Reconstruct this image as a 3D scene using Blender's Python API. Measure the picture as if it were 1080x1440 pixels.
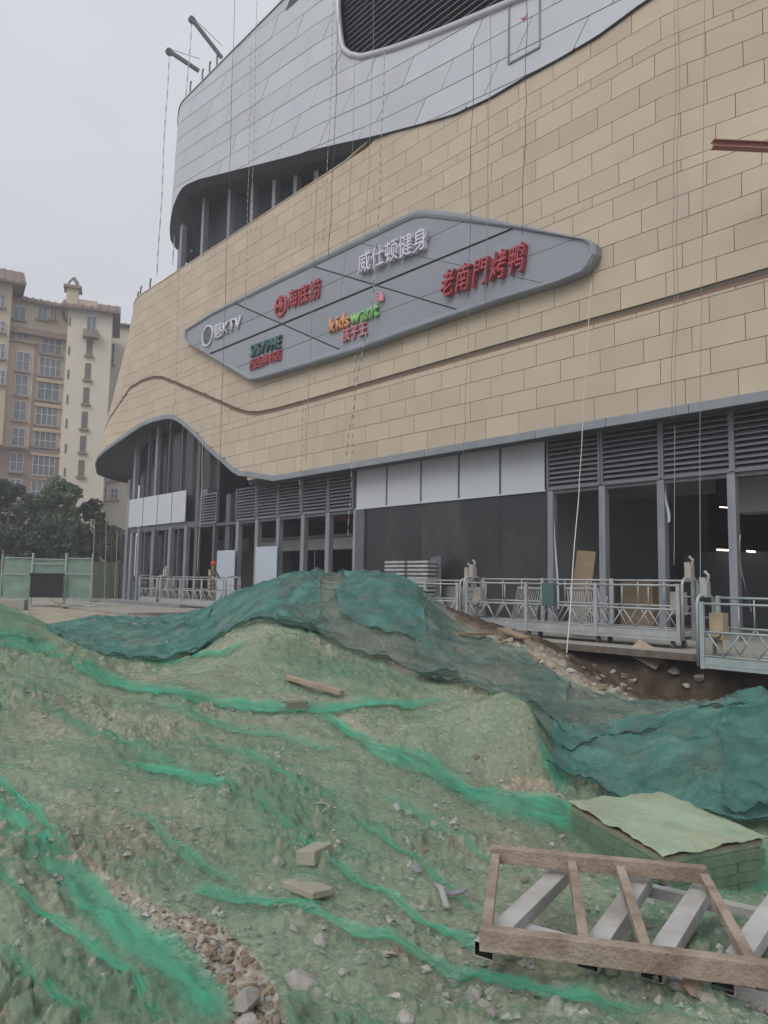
import bpy, bmesh, math, random
import numpy as np
from mathutils import Vector, Matrix
R = math.radians
rnd = random.Random(7)
for o in list(bpy.data.objects):
    bpy.data.objects.remove(o, do_unlink=True)
SC = bpy.context.scene
COL = SC.collection

# ------------------------------------------------------------------ camera
EYE = 1.25                         # above the slab of the shop fronts
FPX = 1040.0                       # focal length in pixels of the 1080x1440 photograph
PITCH = math.atan(101 / FPX)       # horizon about 100 px below the middle
ROLL = R(1.0)                      # the horizon dips to the right
AX = R(138.1)                      # heading of the camera axis in plan (0 = +x along the facade)
cd = bpy.data.cameras.new('camera'); cam = bpy.data.objects.new('camera', cd); COL.objects.link(cam)
cd.sensor_fit = 'VERTICAL'; cd.sensor_height = 36.0; cd.sensor_width = 27.0
cd.lens = 36.0 * FPX / 1440.0
cd.clip_start = 0.1; cd.clip_end = 3000
CM = Matrix.Rotation(AX - R(90), 3, 'Z') @ Matrix.Rotation(R(90) + PITCH, 3, 'X') @ Matrix.Rotation(ROLL, 3, 'Z')
cam.location = (0, 0, EYE); cam.rotation_euler = CM.to_euler()
SC.camera = cam

# ------------------------------------------------------------------ overcast sky and soft sun
SUN_AZ, SUN_EL = R(-75), R(46)     # behind and to the right of the camera
w = bpy.data.worlds.new('World'); SC.world = w; w.use_nodes = True
nt = w.node_tree; nt.nodes.clear()
out = nt.nodes.new('ShaderNodeOutputWorld'); bg = nt.nodes.new('ShaderNodeBackground')
sky = nt.nodes.new('ShaderNodeTexSky'); sky.sky_type = 'NISHITA'; sky.sun_disc = False
sky.sun_elevation = SUN_EL; sky.sun_rotation = R(90) - SUN_AZ
sky.air_density = 1.0; sky.dust_density = 8.0; sky.ozone_density = 1.0
cov = nt.nodes.new('ShaderNodeMix'); cov.data_type = 'RGBA'
cov.inputs['Factor'].default_value = 0.93            # closed cloud cover over the clear sky
tc = nt.nodes.new('ShaderNodeTexCoord'); mp = nt.nodes.new('ShaderNodeMapping'); mp.inputs['Scale'].default_value = (1.2, 1.2, 3.0)
cn = nt.nodes.new('ShaderNodeTexNoise'); cn.inputs['Scale'].default_value = 1.3; cn.inputs['Detail'].default_value = 4
cr = nt.nodes.new('ShaderNodeValToRGB')
cr.color_ramp.elements[0].position = 0.3; cr.color_ramp.elements[0].color = (5.4, 5.5, 5.95, 1)
cr.color_ramp.elements[1].position = 0.7; cr.color_ramp.elements[1].color = (6.2, 6.35, 6.75, 1)
L = nt.links
L.new(tc.outputs['Generated'], mp.inputs['Vector']); L.new(mp.outputs['Vector'], cn.inputs['Vector'])
L.new(cn.outputs['Fac'], cr.inputs['Fac'])
L.new(sky.outputs['Color'], cov.inputs['A']); L.new(cr.outputs['Color'], cov.inputs['B'])
L.new(cov.outputs['Result'], bg.inputs['Color'])
bg.inputs['Strength'].default_value = 0.1
L.new(bg.outputs['Background'], out.inputs['Surface'])
sl = bpy.data.lights.new('sun', 'SUN'); sun = bpy.data.objects.new('sun', sl); COL.objects.link(sun)
sl.energy = 1.25; sl.angle = R(35); sl.color = (1.0, 0.97, 0.93)
sd = Vector((math.cos(SUN_AZ) * math.cos(SUN_EL), math.sin(SUN_AZ) * math.cos(SUN_EL), math.sin(SUN_EL)))
sun.rotation_euler = (-sd).to_track_quat('-Z', 'Y').to_euler()
sun.location = (20, -30, 40)
SC.view_settings.view_transform = 'Standard'; SC.view_settings.look = 'None'
SC.view_settings.exposure = 0.42; SC.view_settings.gamma = 1.0
SC.view_settings.use_curve_mapping = False
SC.cycles.use_denoising = True
SC.cycles.max_bounces = 6; SC.cycles.diffuse_bounces = 3; SC.cycles.glossy_bounces = 2
SC.cycles.transmission_bounces = 4; SC.cycles.transparent_max_bounces = 24; SC.cycles.volume_bounces = 0
SC.cycles.caustics_reflective = False; SC.cycles.caustics_refractive = False

# ------------------------------------------------------------------ rays: a photo pixel to a point of the place
FW = Vector((math.cos(AX), math.sin(AX), 0)); RT = Vector((math.sin(AX), -math.cos(AX), 0))
def ray(px, py):
    return CM @ Vector(((px - 540) / FPX, (720 - py) / FPX, -1))
def on_y(px, py, y):
    d = ray(px, py); return Vector((0, 0, EYE)) + d * (y / d.y)
def on_z(px, py, z):
    d = ray(px, py); return Vector((0, 0, EYE)) + d * ((z - EYE) / d.z)
def at_depth(px, py, Z):
    d = ray(px, py); h = d.x * FW.x + d.y * FW.y
    return Vector((0, 0, EYE)) + d * (Z / h)
CMI = CM.transposed()
def to_px(p):
    v = CMI @ (Vector(p) - Vector((0, 0, EYE))); zc = max(-v.z, 1e-3)
    return 540 + FPX * v.x / zc, 720 - FPX * v.y / zc, zc
def ux(px, y, py=760):
    return on_y(px, py, y).x

# ------------------------------------------------------------------ noise
def _hash(ix, iy, seed):
    h = (ix.astype(np.int64) * 374761393 + iy.astype(np.int64) * 668265263 + seed * 1442695041) & 0xffffffff
    h = ((h ^ (h >> 13)) * 1274126177) & 0xffffffff
    return ((h ^ (h >> 16)) & 0xffff) / 65535.0
def vnoise(x, y, seed=0):
    x = np.asarray(x, float); y = np.asarray(y, float)
    ix = np.floor(x); iy = np.floor(y); fx = x - ix; fy = y - iy
    ux_ = fx * fx * fx * (fx * (fx * 6 - 15) + 10); uy_ = fy * fy * fy * (fy * (fy * 6 - 15) + 10)
    def g(a, b, dx, dy):
        t = _hash(ix + a, iy + b, seed) * 2 * np.pi
        return np.cos(t) * dx + np.sin(t) * dy
    n00 = g(0, 0, fx, fy); n10 = g(1, 0, fx - 1, fy); n01 = g(0, 1, fx, fy - 1); n11 = g(1, 1, fx - 1, fy - 1)
    a = n00 + ux_ * (n10 - n00); b = n01 + ux_ * (n11 - n01)
    return (a + uy_ * (b - a)) * 1.4
def fbm(x, y, oct=4, seed=0, gain=0.5):
    s = 0; a = 1.0
    for k in range(oct):
        s = s + a * vnoise(x, y, seed + k * 17); x = x * 2.03 + 5.1; y = y * 2.03 - 3.7; a *= gain
    return s
def worley(x, y, seed=0):
    """distance to the nearest and second nearest scattered point, and a random value of the nearest"""
    x = np.asarray(x, float); y = np.asarray(y, float); ix = np.floor(x); iy = np.floor(y)
    f1 = np.full(x.shape, 9.0); f2 = np.full(x.shape, 9.0); cid = np.zeros(x.shape)
    for a in (-1, 0, 1):
        for b in (-1, 0, 1):
            cx = ix + a; cy = iy + b; d = np.hypot(cx + _hash(cx, cy, seed + 1) - x, cy + _hash(cx, cy, seed + 2) - y)
            n = d < f1; f2 = np.where(n, f1, np.minimum(f2, d)); cid = np.where(n, _hash(cx, cy, seed + 3), cid); f1 = np.where(n, d, f1)
    return f1, f2, cid
def sst(x, a, b):
    t = np.clip((np.asarray(x, float) - a) / (b - a), 0, 1); return t * t * (3 - 2 * t)

# ------------------------------------------------------------------ materials
def srgb(r, g, b):
    f = lambda c: (c / 255) / 12.92 if c / 255 <= 0.04045 else ((c / 255 + 0.055) / 1.055) ** 2.4
    return (f(r), f(g), f(b), 1)
def c4(c): return (c[0], c[1], c[2], 1)
M = {}
def mat(name, c1, c2=None, rough=0.7, scale=3.0, bump=0.0, bscale=40.0, metal=0.0, spec=0.3, vary=0.0, stain=None, stain_scale=0.5,
        stain_amt=0.5, stretch=(1, 1, 1), alpha=None, emit=None, coord='Object'):
    m = bpy.data.materials.new(name); m.use_nodes = True; t = m.node_tree; N = t.nodes; K = t.links
    b = N['Principled BSDF']; b.inputs['Roughness'].default_value = rough; b.inputs['Metallic'].default_value = metal
    b.inputs['Specular IOR Level'].default_value = spec
    c2 = c2 or c1
    tc = N.new('ShaderNodeTexCoord'); mp = N.new('ShaderNodeMapping'); mp.inputs['Scale'].default_value = stretch
    K.new(tc.outputs[coord], mp.inputs['Vector'])
    if coord == 'Object':     # move the pattern for every object that shares the mesh
        oi = N.new('ShaderNodeObjectInfo'); vm = N.new('ShaderNodeVectorMath'); vm.operation = 'SCALE'
        vm.inputs[0].default_value = (31, 17, 23); K.new(oi.outputs['Random'], vm.inputs['Scale']); K.new(vm.outputs['Vector'], mp.inputs['Location'])
    n = N.new('ShaderNodeTexNoise'); n.inputs['Scale'].default_value = scale; n.inputs['Detail'].default_value = 6; n.inputs['Roughness'].default_value = 0.6
    K.new(mp.outputs['Vector'], n.inputs['Vector'])
    r = N.new('ShaderNodeValToRGB'); r.color_ramp.elements[0].position = 0.3; r.color_ramp.elements[1].position = 0.7
    r.color_ramp.elements[0].color = c4(c1); r.color_ramp.elements[1].color = c4(c2)
    K.new(n.outputs['Fac'], r.inputs['Fac']); col = r.outputs['Color']
    if vary:
        oi = N.new('ShaderNodeObjectInfo'); ge = N.new('ShaderNodeNewGeometry')
        ad = N.new('ShaderNodeMath'); ad.operation = 'ADD'; K.new(oi.outputs['Random'], ad.inputs[0]); K.new(ge.outputs['Random Per Island'], ad.inputs[1])
        fr = N.new('ShaderNodeMath'); fr.operation = 'FRACT'; K.new(ad.outputs[0], fr.inputs[0])
        mr = N.new('ShaderNodeMapRange'); mr.inputs['To Min'].default_value = 1 - vary; mr.inputs['To Max'].default_value = 1 + vary * 0.6
        K.new(fr.outputs[0], mr.inputs['Value'])
        hs = N.new('ShaderNodeHueSaturation'); K.new(col, hs.inputs['Color']); K.new(mr.outputs['Result'], hs.inputs['Value']); col = hs.outputs['Color']
    if stain:
        n2 = N.new('ShaderNodeTexNoise'); n2.inputs['Scale'].default_value = stain_scale; n2.inputs['Detail'].default_value = 8; n2.inputs['Roughness'].default_value = 0.65
        K.new(mp.outputs['Vector'], n2.inputs['Vector'])
        r2 = N.new('ShaderNodeValToRGB'); r2.color_ramp.elements[0].position = 0.45; r2.color_ramp.elements[1].position = 0.72
        r2.color_ramp.elements[0].color = (0, 0, 0, 1); r2.color_ramp.elements[1].color = (stain_amt,) * 3 + (1,)
        K.new(n2.outputs['Fac'], r2.inputs['Fac'])
        mx = N.new('ShaderNodeMix'); mx.data_type = 'RGBA'; K.new(r2.outputs['Color'], mx.inputs['Factor']); K.new(col, mx.inputs['A'])
        mx.inputs['B'].default_value = c4(stain); col = mx.outputs['Result']
    K.new(col, b.inputs['Base Color'])
    if bump:
        nb = N.new('ShaderNodeTexNoise'); nb.inputs['Scale'].default_value = bscale; nb.inputs['Detail'].default_value = 5
        K.new(mp.outputs['Vector'], nb.inputs['Vector'])
        bp = N.new('ShaderNodeBump'); bp.inputs['Strength'].default_value = bump; bp.inputs['Distance'].default_value = 0.02
        K.new(nb.outputs['Fac'], bp.inputs['Height']); K.new(bp.outputs['Normal'], b.inputs['Normal'])
    if emit:
        b.inputs['Emission Color'].default_value = c4(emit[0]); b.inputs['Emission Strength'].default_value = emit[1]
    if alpha is not None: b.inputs['Alpha'].default_value = alpha
    M[name] = m; return m

mat('stone', (.50, .425, .33), (.555, .475, .375), .8, .6, .15, 60, vary=.065, stain=(.45, .385, .315), stain_scale=.35, stain_amt=.6, spec=.2)
mat('stone_back', (.13, .11, .09), rough=.9)
mat('groove', (.30, .17, .12), (.22, .12, .09), .7, 2)
mat('alu', (.50, .525, .575), (.55, .575, .62), .42, .5, metal=.15, vary=.07, stain=(.45, .47, .52), stain_scale=.4, stain_amt=.35, spec=.4)
mat('alu_back', (.06, .065, .075), rough=.8)
mat('trim', (.24, .27, .30), (.30, .33, .36), .45, 1.5, metal=.2, vary=.06)
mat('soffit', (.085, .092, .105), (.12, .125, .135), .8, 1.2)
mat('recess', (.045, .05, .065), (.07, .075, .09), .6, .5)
mat('steel_post', (.20, .215, .25), (.28, .295, .33), .5, 3, metal=.2, stain=(.42, .43, .45), stain_scale=2.5, stain_amt=.5, stretch=(1, 1, .2))
mat('steel_dark', (.10, .11, .125), (.15, .16, .175), .5, 3, metal=.2)
mat('louvre', (.17, .18, .20), (.22, .23, .25), .5, 1, metal=.25, vary=.05)
mat('louvre_dark', (.035, .037, .045), rough=.7)
mat('white_panel', (.50, .53, .59), (.56, .59, .64), .45, .6, vary=.05, stain=(.44, .46, .50), stain_scale=1.2, stain_amt=.4, stretch=(1, 1, .35))
mat('blue_board', (.42, .48, .55), (.48, .54, .60), .5, .8)
mat('dark_glass', (.018, .021, .023), (.026, .028, .03), .22, .4, spec=.5, stain=(.085, .085, .083), stain_scale=.45, stain_amt=.8, stretch=(1, 1, .5))
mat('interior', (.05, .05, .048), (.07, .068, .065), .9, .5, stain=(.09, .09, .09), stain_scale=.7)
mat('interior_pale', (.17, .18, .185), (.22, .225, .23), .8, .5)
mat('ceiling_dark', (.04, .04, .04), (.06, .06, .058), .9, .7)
mat('concrete', (.30, .29, .26), (.40, .385, .345), .9, 1.2, .3, 30, stain=(.22, .21, .18), stain_scale=.6)
mat('kerb', (.20, .20, .21), (.27, .27, .28), .9, 2, .2, 30)
mat('brickwall', (.28, .15, .10), (.20, .12, .09), .9, 4, .3, 30)
mat('sign_panel', (.26, .285, .325), (.29, .315, .355), .35, .4, vary=.05, spec=.4)
mat('sign_dark', (.07, .08, .095), rough=.5)
mat('sign_rim', (.25, .28, .32), (.31, .34, .38), .35, 1, metal=.2)
mat('red_letter', (.40, .075, .095), (.46, .09, .11), .4)
mat('white_letter', (.62, .62, .72), (.68, .68, .76), .4)
mat('green_dark_letter', (.05, .12, .12), (.07, .15, .145), .45)
mat('orange_letter', (.62, .27, .12), (.68, .32, .16), .4)
mat('lime_letter', (.22, .50, .17), (.27, .55, .22), .4)
mat('pink_letter', (.62, .22, .29), (.66, .28, .34), .4)
mat('galv', (.35, .375, .385), (.46, .485, .49), .5, 5, metal=.1, stain=(.30, .29, .26), stain_scale=3, stain_amt=.6)
mat('galv_teal', (.30, .385, .395), (.40, .48, .485), .5, 5, metal=.1, stain=(.40, .40, .37), stain_scale=3, stain_amt=.6)
mat('green_box', (.07, .14, .13), (.085, .16, .145), .5)
mat('hoist', (.36, .33, .30), (.43, .39, .35), .6, 8)
mat('hoist_tan', (.40, .33, .22), (.46, .38, .27), .6, 8)
mat('wood_old', (.30, .235, .17), (.42, .35, .27), .85, 3, .3, 60, stretch=(1, 6, 6))
mat('plywood', (.27, .20, .13), (.34, .26, .175), .8, 2, stretch=(1, 1, 5))
mat('rust', (.27, .205, .16), (.42, .355, .29), .8, 9, .5, 60, metal=.05, stain=(.15, .10, .075), stain_scale=4, stain_amt=.75, spec=.2)
mat('tube_grey', (.42, .42, .41), (.55, .55, .54), .6, 5, .2, 50, metal=.1, stain=(.25, .21, .17), stain_scale=3, stain_amt=.7)
mat('tube_inside', (.02, .018, .016), rough=.9)
mat('ibeam', (.36, .19, .15), (.28, .14, .11), .7, 5)
mat('rope_white', (.62, .61, .58), rough=.8)
mat('rope_dark', (.10, .10, .11), rough=.8)
mat('cable', (.25, .26, .28), rough=.5)
mat('rock', (.32, .305, .275), (.45, .43, .395), .95, 6, .5, 40, vary=.25)
mat('rock_brown', (.24, .18, .13), (.33, .255, .195), .95, 6, .5, 40, vary=.25)
mat('slate', (.20, .21, .25), (.26, .27, .31), .8, 6, .2, 40)
mat('pale_block', (.30, .295, .225), (.37, .355, .275), .95, 6, .4, 40)
mat('brick', (.15, .155, .115), (.22, .215, .165), .95, 6, .5, 40, vary=.2)
mat('brick_red', (.36, .16, .10), (.42, .22, .15), .95, 6, .5, 40)
mat('mortar', (.14, .15, .11), rough=.95)
mat('litter', (.30, .31, .30), (.38, .38, .375), .7)
mat('cover_cloth', (.27, .37, .255), (.37, .455, .33), .9, 4, .8, 30, stain=(.30, .29, .20), stain_scale=3, stain_amt=.9)
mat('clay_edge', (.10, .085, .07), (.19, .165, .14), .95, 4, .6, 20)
mat('beige_wall', (.54, .46, .345), (.59, .505, .38), .9, .12)
mat('beige_pink', (.54, .43, .335), (.58, .465, .365), .9, .12)
mat('brown_wall', (.29, .23, .195), (.36, .29, .25), .9, .5)
mat('cream_wall', (.64, .59, .49), (.69, .635, .53), .9, .1)
mat('far_trim', (.26, .205, .17), (.31, .25, .205), .9, .5)
mat('roof_tile', (.16, .115, .10), (.22, .16, .135), .9, 1)
mat('far_glass', (.10, .12, .15), (.21, .24, .28), .25, .35, spec=.6)
mat('white_frame', (.68, .68, .68), rough=.5)
mat('shutter', (.15, .125, .115), (.19, .16, .145), .8, 1)
mat('leaf', (.085, .125, .07), (.15, .21, .115), .8, .8, spec=.2)
mat('leaf_dark', (.05, .075, .05), (.10, .135, .085), .8, .8, spec=.2)
mat('bark', (.09, .07, .05), (.13, .1, .08), .9, 5)
mat('black_board', (.02, .022, .024), rough=.6)
mat('hat_red', (.58, .05, .03), rough=.35)
mat('skin', (.40, .24, .16), rough=.6)
mat('camo', (.20, .185, .13), (.36, .33, .25), .9, 14)
mat('camo_trousers', (.15, .15, .10), (.30, .27, .19), .9, 14)
mat('lamp_tube', (.9, .8, .8), emit=((1, .72, .66), 3.0))
mat('duct', (.36, .36, .355), (.44, .44, .43), .5, 1, metal=.3)
mat('red_paint', (.30, .04, .04), rough=.7)

def mix_net(name, col, col2, a_lo, a_hi, scale=2.5, stretch=(1, 1, 1), rough=.75, dens=False):
    """woven netting: threads of one colour, open gaps between them, denser and looser places"""
    m = bpy.data.materials.new(name); m.use_nodes = True; t = m.node_tree; N = t.nodes; K = t.links
    b = N['Principled BSDF']; b.inputs['Roughness'].default_value = rough; b.inputs['Specular IOR Level'].default_value = .15
    tc = N.new('ShaderNodeTexCoord'); mp = N.new('ShaderNodeMapping'); mp.inputs['Scale'].default_value = stretch
    K.new(tc.outputs['UV'], mp.inputs['Vector'])
    n = N.new('ShaderNodeTexNoise'); n.inputs['Scale'].default_value = scale; n.inputs['Detail'].default_value = 7; n.inputs['Roughness'].default_value = .6
    K.new(mp.outputs['Vector'], n.inputs['Vector'])
    r = N.new('ShaderNodeMapRange'); r.inputs['From Min'].default_value = .32; r.inputs['From Max'].default_value = .68
    r.inputs['To Min'].default_value = a_lo; r.inputs['To Max'].default_value = a_hi; K.new(n.outputs['Fac'], r.inputs['Value'])
    n2 = N.new('ShaderNodeTexNoise'); n2.inputs['Scale'].default_value = scale * 2.3; n2.inputs['Detail'].default_value = 5
    mp2 = N.new('ShaderNodeMapping'); mp2.inputs['Location'].default_value = (7, 3, 1); K.new(tc.outputs['UV'], mp2.inputs['Vector']); K.new(mp2.outputs['Vector'], n2.inputs['Vector'])
    cr = N.new('ShaderNodeValToRGB'); cr.color_ramp.elements[0].position = .3; cr.color_ramp.elements[1].position = .7
    cr.color_ramp.elements[0].color = c4(col); cr.color_ramp.elements[1].color = c4(col2); K.new(n2.outputs['Fac'], cr.inputs['Fac'])
    K.new(cr.outputs['Color'], b.inputs['Base Color']); al = r.outputs['Result']
    if dens:      # how many layers of net lie on each other here
        at = N.new('ShaderNodeAttribute'); at.attribute_name = 'dens'; mu = N.new('ShaderNodeMath'); mu.operation = 'MULTIPLY'; K.new(al, mu.inputs[0]); K.new(at.outputs['Fac'], mu.inputs[1]); al = mu.outputs[0]
    K.new(al, b.inputs['Alpha'])
    M[name] = m; return m
mix_net('net_light', (.145, .325, .21), (.195, .365, .245), .10, .50, .7)
mix_net('net_band', (.055, .40, .245), (.09, .45, .29), .36, .82, 2.0, (.3, 2.4, 1), dens=True)
mix_net('net_teal', (.045, .165, .145), (.125, .27, .235), .40, .96, 1.8)
mix_net('net_teal_thin', (.075, .16, .14), (.18, .23, .195), .25, .85, 2.0)
mix_net('net_fence', (.20, .31, .26), (.26, .37, .31), .72, .9, 2)
mix_net('net_far', (.06, .36, .22), (.08, .42, .27), .8, .95, 2)

# ------------------------------------------------------------------ mesh helpers
class MB:
    def __init__(s): s.v = []; s.f = []; s.mi = []
    def poly(s, pts, mi=0):
        i = len(s.v); s.v += [tuple(p) for p in pts]; s.f.append(tuple(range(i, i + len(pts)))); s.mi.append(mi); return s
    def box(s, lo, hi, mi=0, bev=0.0):
        (a, b, c), (d, e, f) = lo, hi; i = len(s.v)
        s.v += [(a, b, c), (d, b, c), (d, e, c), (a, e, c), (a, b, f), (d, b, f), (d, e, f), (a, e, f)]
        for q in ((0, 3, 2, 1), (4, 5, 6, 7), (0, 1, 5, 4), (1, 2, 6, 5), (2, 3, 7, 6), (3, 0, 4, 7)):
            s.f.append(tuple(i + k for k in q)); s.mi.append(mi)
        return s
    def bar(s, a, b, w, h, up=(0, 0, 1), mi=0):
        """rectangular bar from a to b, w across, h along up"""
        a = Vector(a); b = Vector(b); d = (b - a).normalized(); u = Vector(up)
        sx = d.cross(u)
        if sx.length < 1e-4: sx = d.cross(Vector((1, 0, 0)))
        sx.normalize(); uu = sx.cross(d).normalized(); i = len(s.v)
        for p in (a, b):
            for (q, r_) in ((-1, -1), (1, -1), (1, 1), (-1, 1)):
                s.v.append(tuple(p + sx * (q * w / 2) + uu * (r_ * h / 2)))
        for q in ((0, 3, 2, 1), (4, 5, 6, 7), (0, 1, 5, 4), (1, 2, 6, 5), (2, 3, 7, 6), (3, 0, 4, 7)):
            s.f.append(tuple(i + k for k in q)); s.mi.append(mi)
        return s
    def tube(s, pts, r, n=8, mi=0, cap=True):
        pts = [Vector(p) for p in pts]; rr = r if isinstance(r, (list, tuple)) else [r] * len(pts); i0 = len(s.v); fr = None
        for k, p in enumerate(pts):
            d = (pts[min(k + 1, len(pts) - 1)] - pts[max(k - 1, 0)])
            d = d.normalized() if d.length > 1e-9 else Vector((0, 0, 1))
            if fr is None:
                fr = d.orthogonal().normalized()
            else:
                fr = (fr - d * fr.dot(d)); fr = fr.normalized() if fr.length > 1e-6 else d.orthogonal().normalized()
            bn = d.cross(fr)
            for j in range(n):
                t = 2 * math.pi * j / n; s.v.append(tuple(p + (fr * math.cos(t) + bn * math.sin(t)) * rr[k]))
        for k in range(len(pts) - 1):
            for j in range(n):
                s.f.append((i0 + k * n + j, i0 + k * n + (j + 1) % n, i0 + (k + 1) * n + (j + 1) % n, i0 + (k + 1) * n + j)); s.mi.append(mi)
        if cap:
            s.f.append(tuple(i0 + j for j in reversed(range(n)))); s.mi.append(mi)
            e = i0 + (len(pts) - 1) * n; s.f.append(tuple(e + j for j in range(n))); s.mi.append(mi)
        return s
    def mesh(s, name, mats):
        me = bpy.data.meshes.new(name); me.from_pydata(s.v, [], s.f); me.update()
        for m in (mats if isinstance(mats, (list, tuple)) else [mats]): me.materials.append(M[m])
        if any(s.mi): me.polygons.foreach_set('material_index', s.mi)
        return me
    def build(s, name, mats, parent=None, smooth=False, loc=None, bevel=0):
        me = s.mesh(name, mats)
        if smooth: me.polygons.foreach_set('use_smooth', [True] * len(me.polygons))
        o = link(name, me, parent)
        if loc is not None: o.location = loc
        if bevel:
            b = o.modifiers.new('b', 'BEVEL'); b.width = bevel; b.segments = 2; b.limit_method = 'ANGLE'; b.angle_limit = R(40)
        return o
def link(name, data, parent=None):
    o = bpy.data.objects.new(name, data); COL.objects.link(o)
    if parent: o.parent = parent
    return o
def tag(o, label, cat, group=None, kind=None):
    if label: o['label'] = label
    if cat: o['category'] = cat
    if group: o['group'] = group
    if kind: o['kind'] = kind
    return o
def thing(name, label, cat, loc=(0, 0, 0), rz=0, group=None):
    o = link(name, None); o.location = loc; o.rotation_euler = (0, 0, rz); o.empty_display_size = .3
    return tag(o, label, cat, group)
def struct(o, label=None):
    o['kind'] = 'structure'
    if label: o['label'] = label
    return o
def copy_tree(o, parent=None):
    c = o.copy(); COL.objects.link(c); c.parent = parent
    for ch in list(o.children):
        if ch.name in bpy.data.objects: copy_tree(ch, c)
    return c
def grid_mesh(name, X, Y, Zs, mats, uv=None, smooth=True, closed=False):
    n, m = X.shape
    co = np.stack([X, Y, Zs], -1).reshape(-1, 3).astype(np.float32)
    idx = np.arange(n * m).reshape(n, m)
    if closed: idx = np.concatenate([idx, idx[:, :1]], 1)
    q = np.stack([idx[:-1, :-1], idx[:-1, 1:], idx[1:, 1:], idx[1:, :-1]], -1).reshape(-1, 4)
    me = bpy.data.meshes.new(name); me.vertices.add(len(co)); me.vertices.foreach_set('co', co.ravel())
    me.loops.add(q.size); me.loops.foreach_set('vertex_index', q.ravel().astype(np.int32))
    me.polygons.add(len(q)); me.polygons.foreach_set('loop_start', np.arange(0, q.size, 4, dtype=np.int32))
    me.polygons.foreach_set('loop_total', np.full(len(q), 4, dtype=np.int32))
    me.update(calc_edges=True); me.validate()
    if uv is not None:
        ul = me.uv_layers.new(name='uv'); ul.data.foreach_set('uv', uv.reshape(-1, 2)[q.ravel()].ravel().astype(np.float32))
    for k in (mats if isinstance(mats, (list, tuple)) else [mats]): me.materials.append(M[k])
    if smooth: me.polygons.foreach_set('use_smooth', np.ones(len(q), dtype=bool))
    return me

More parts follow.
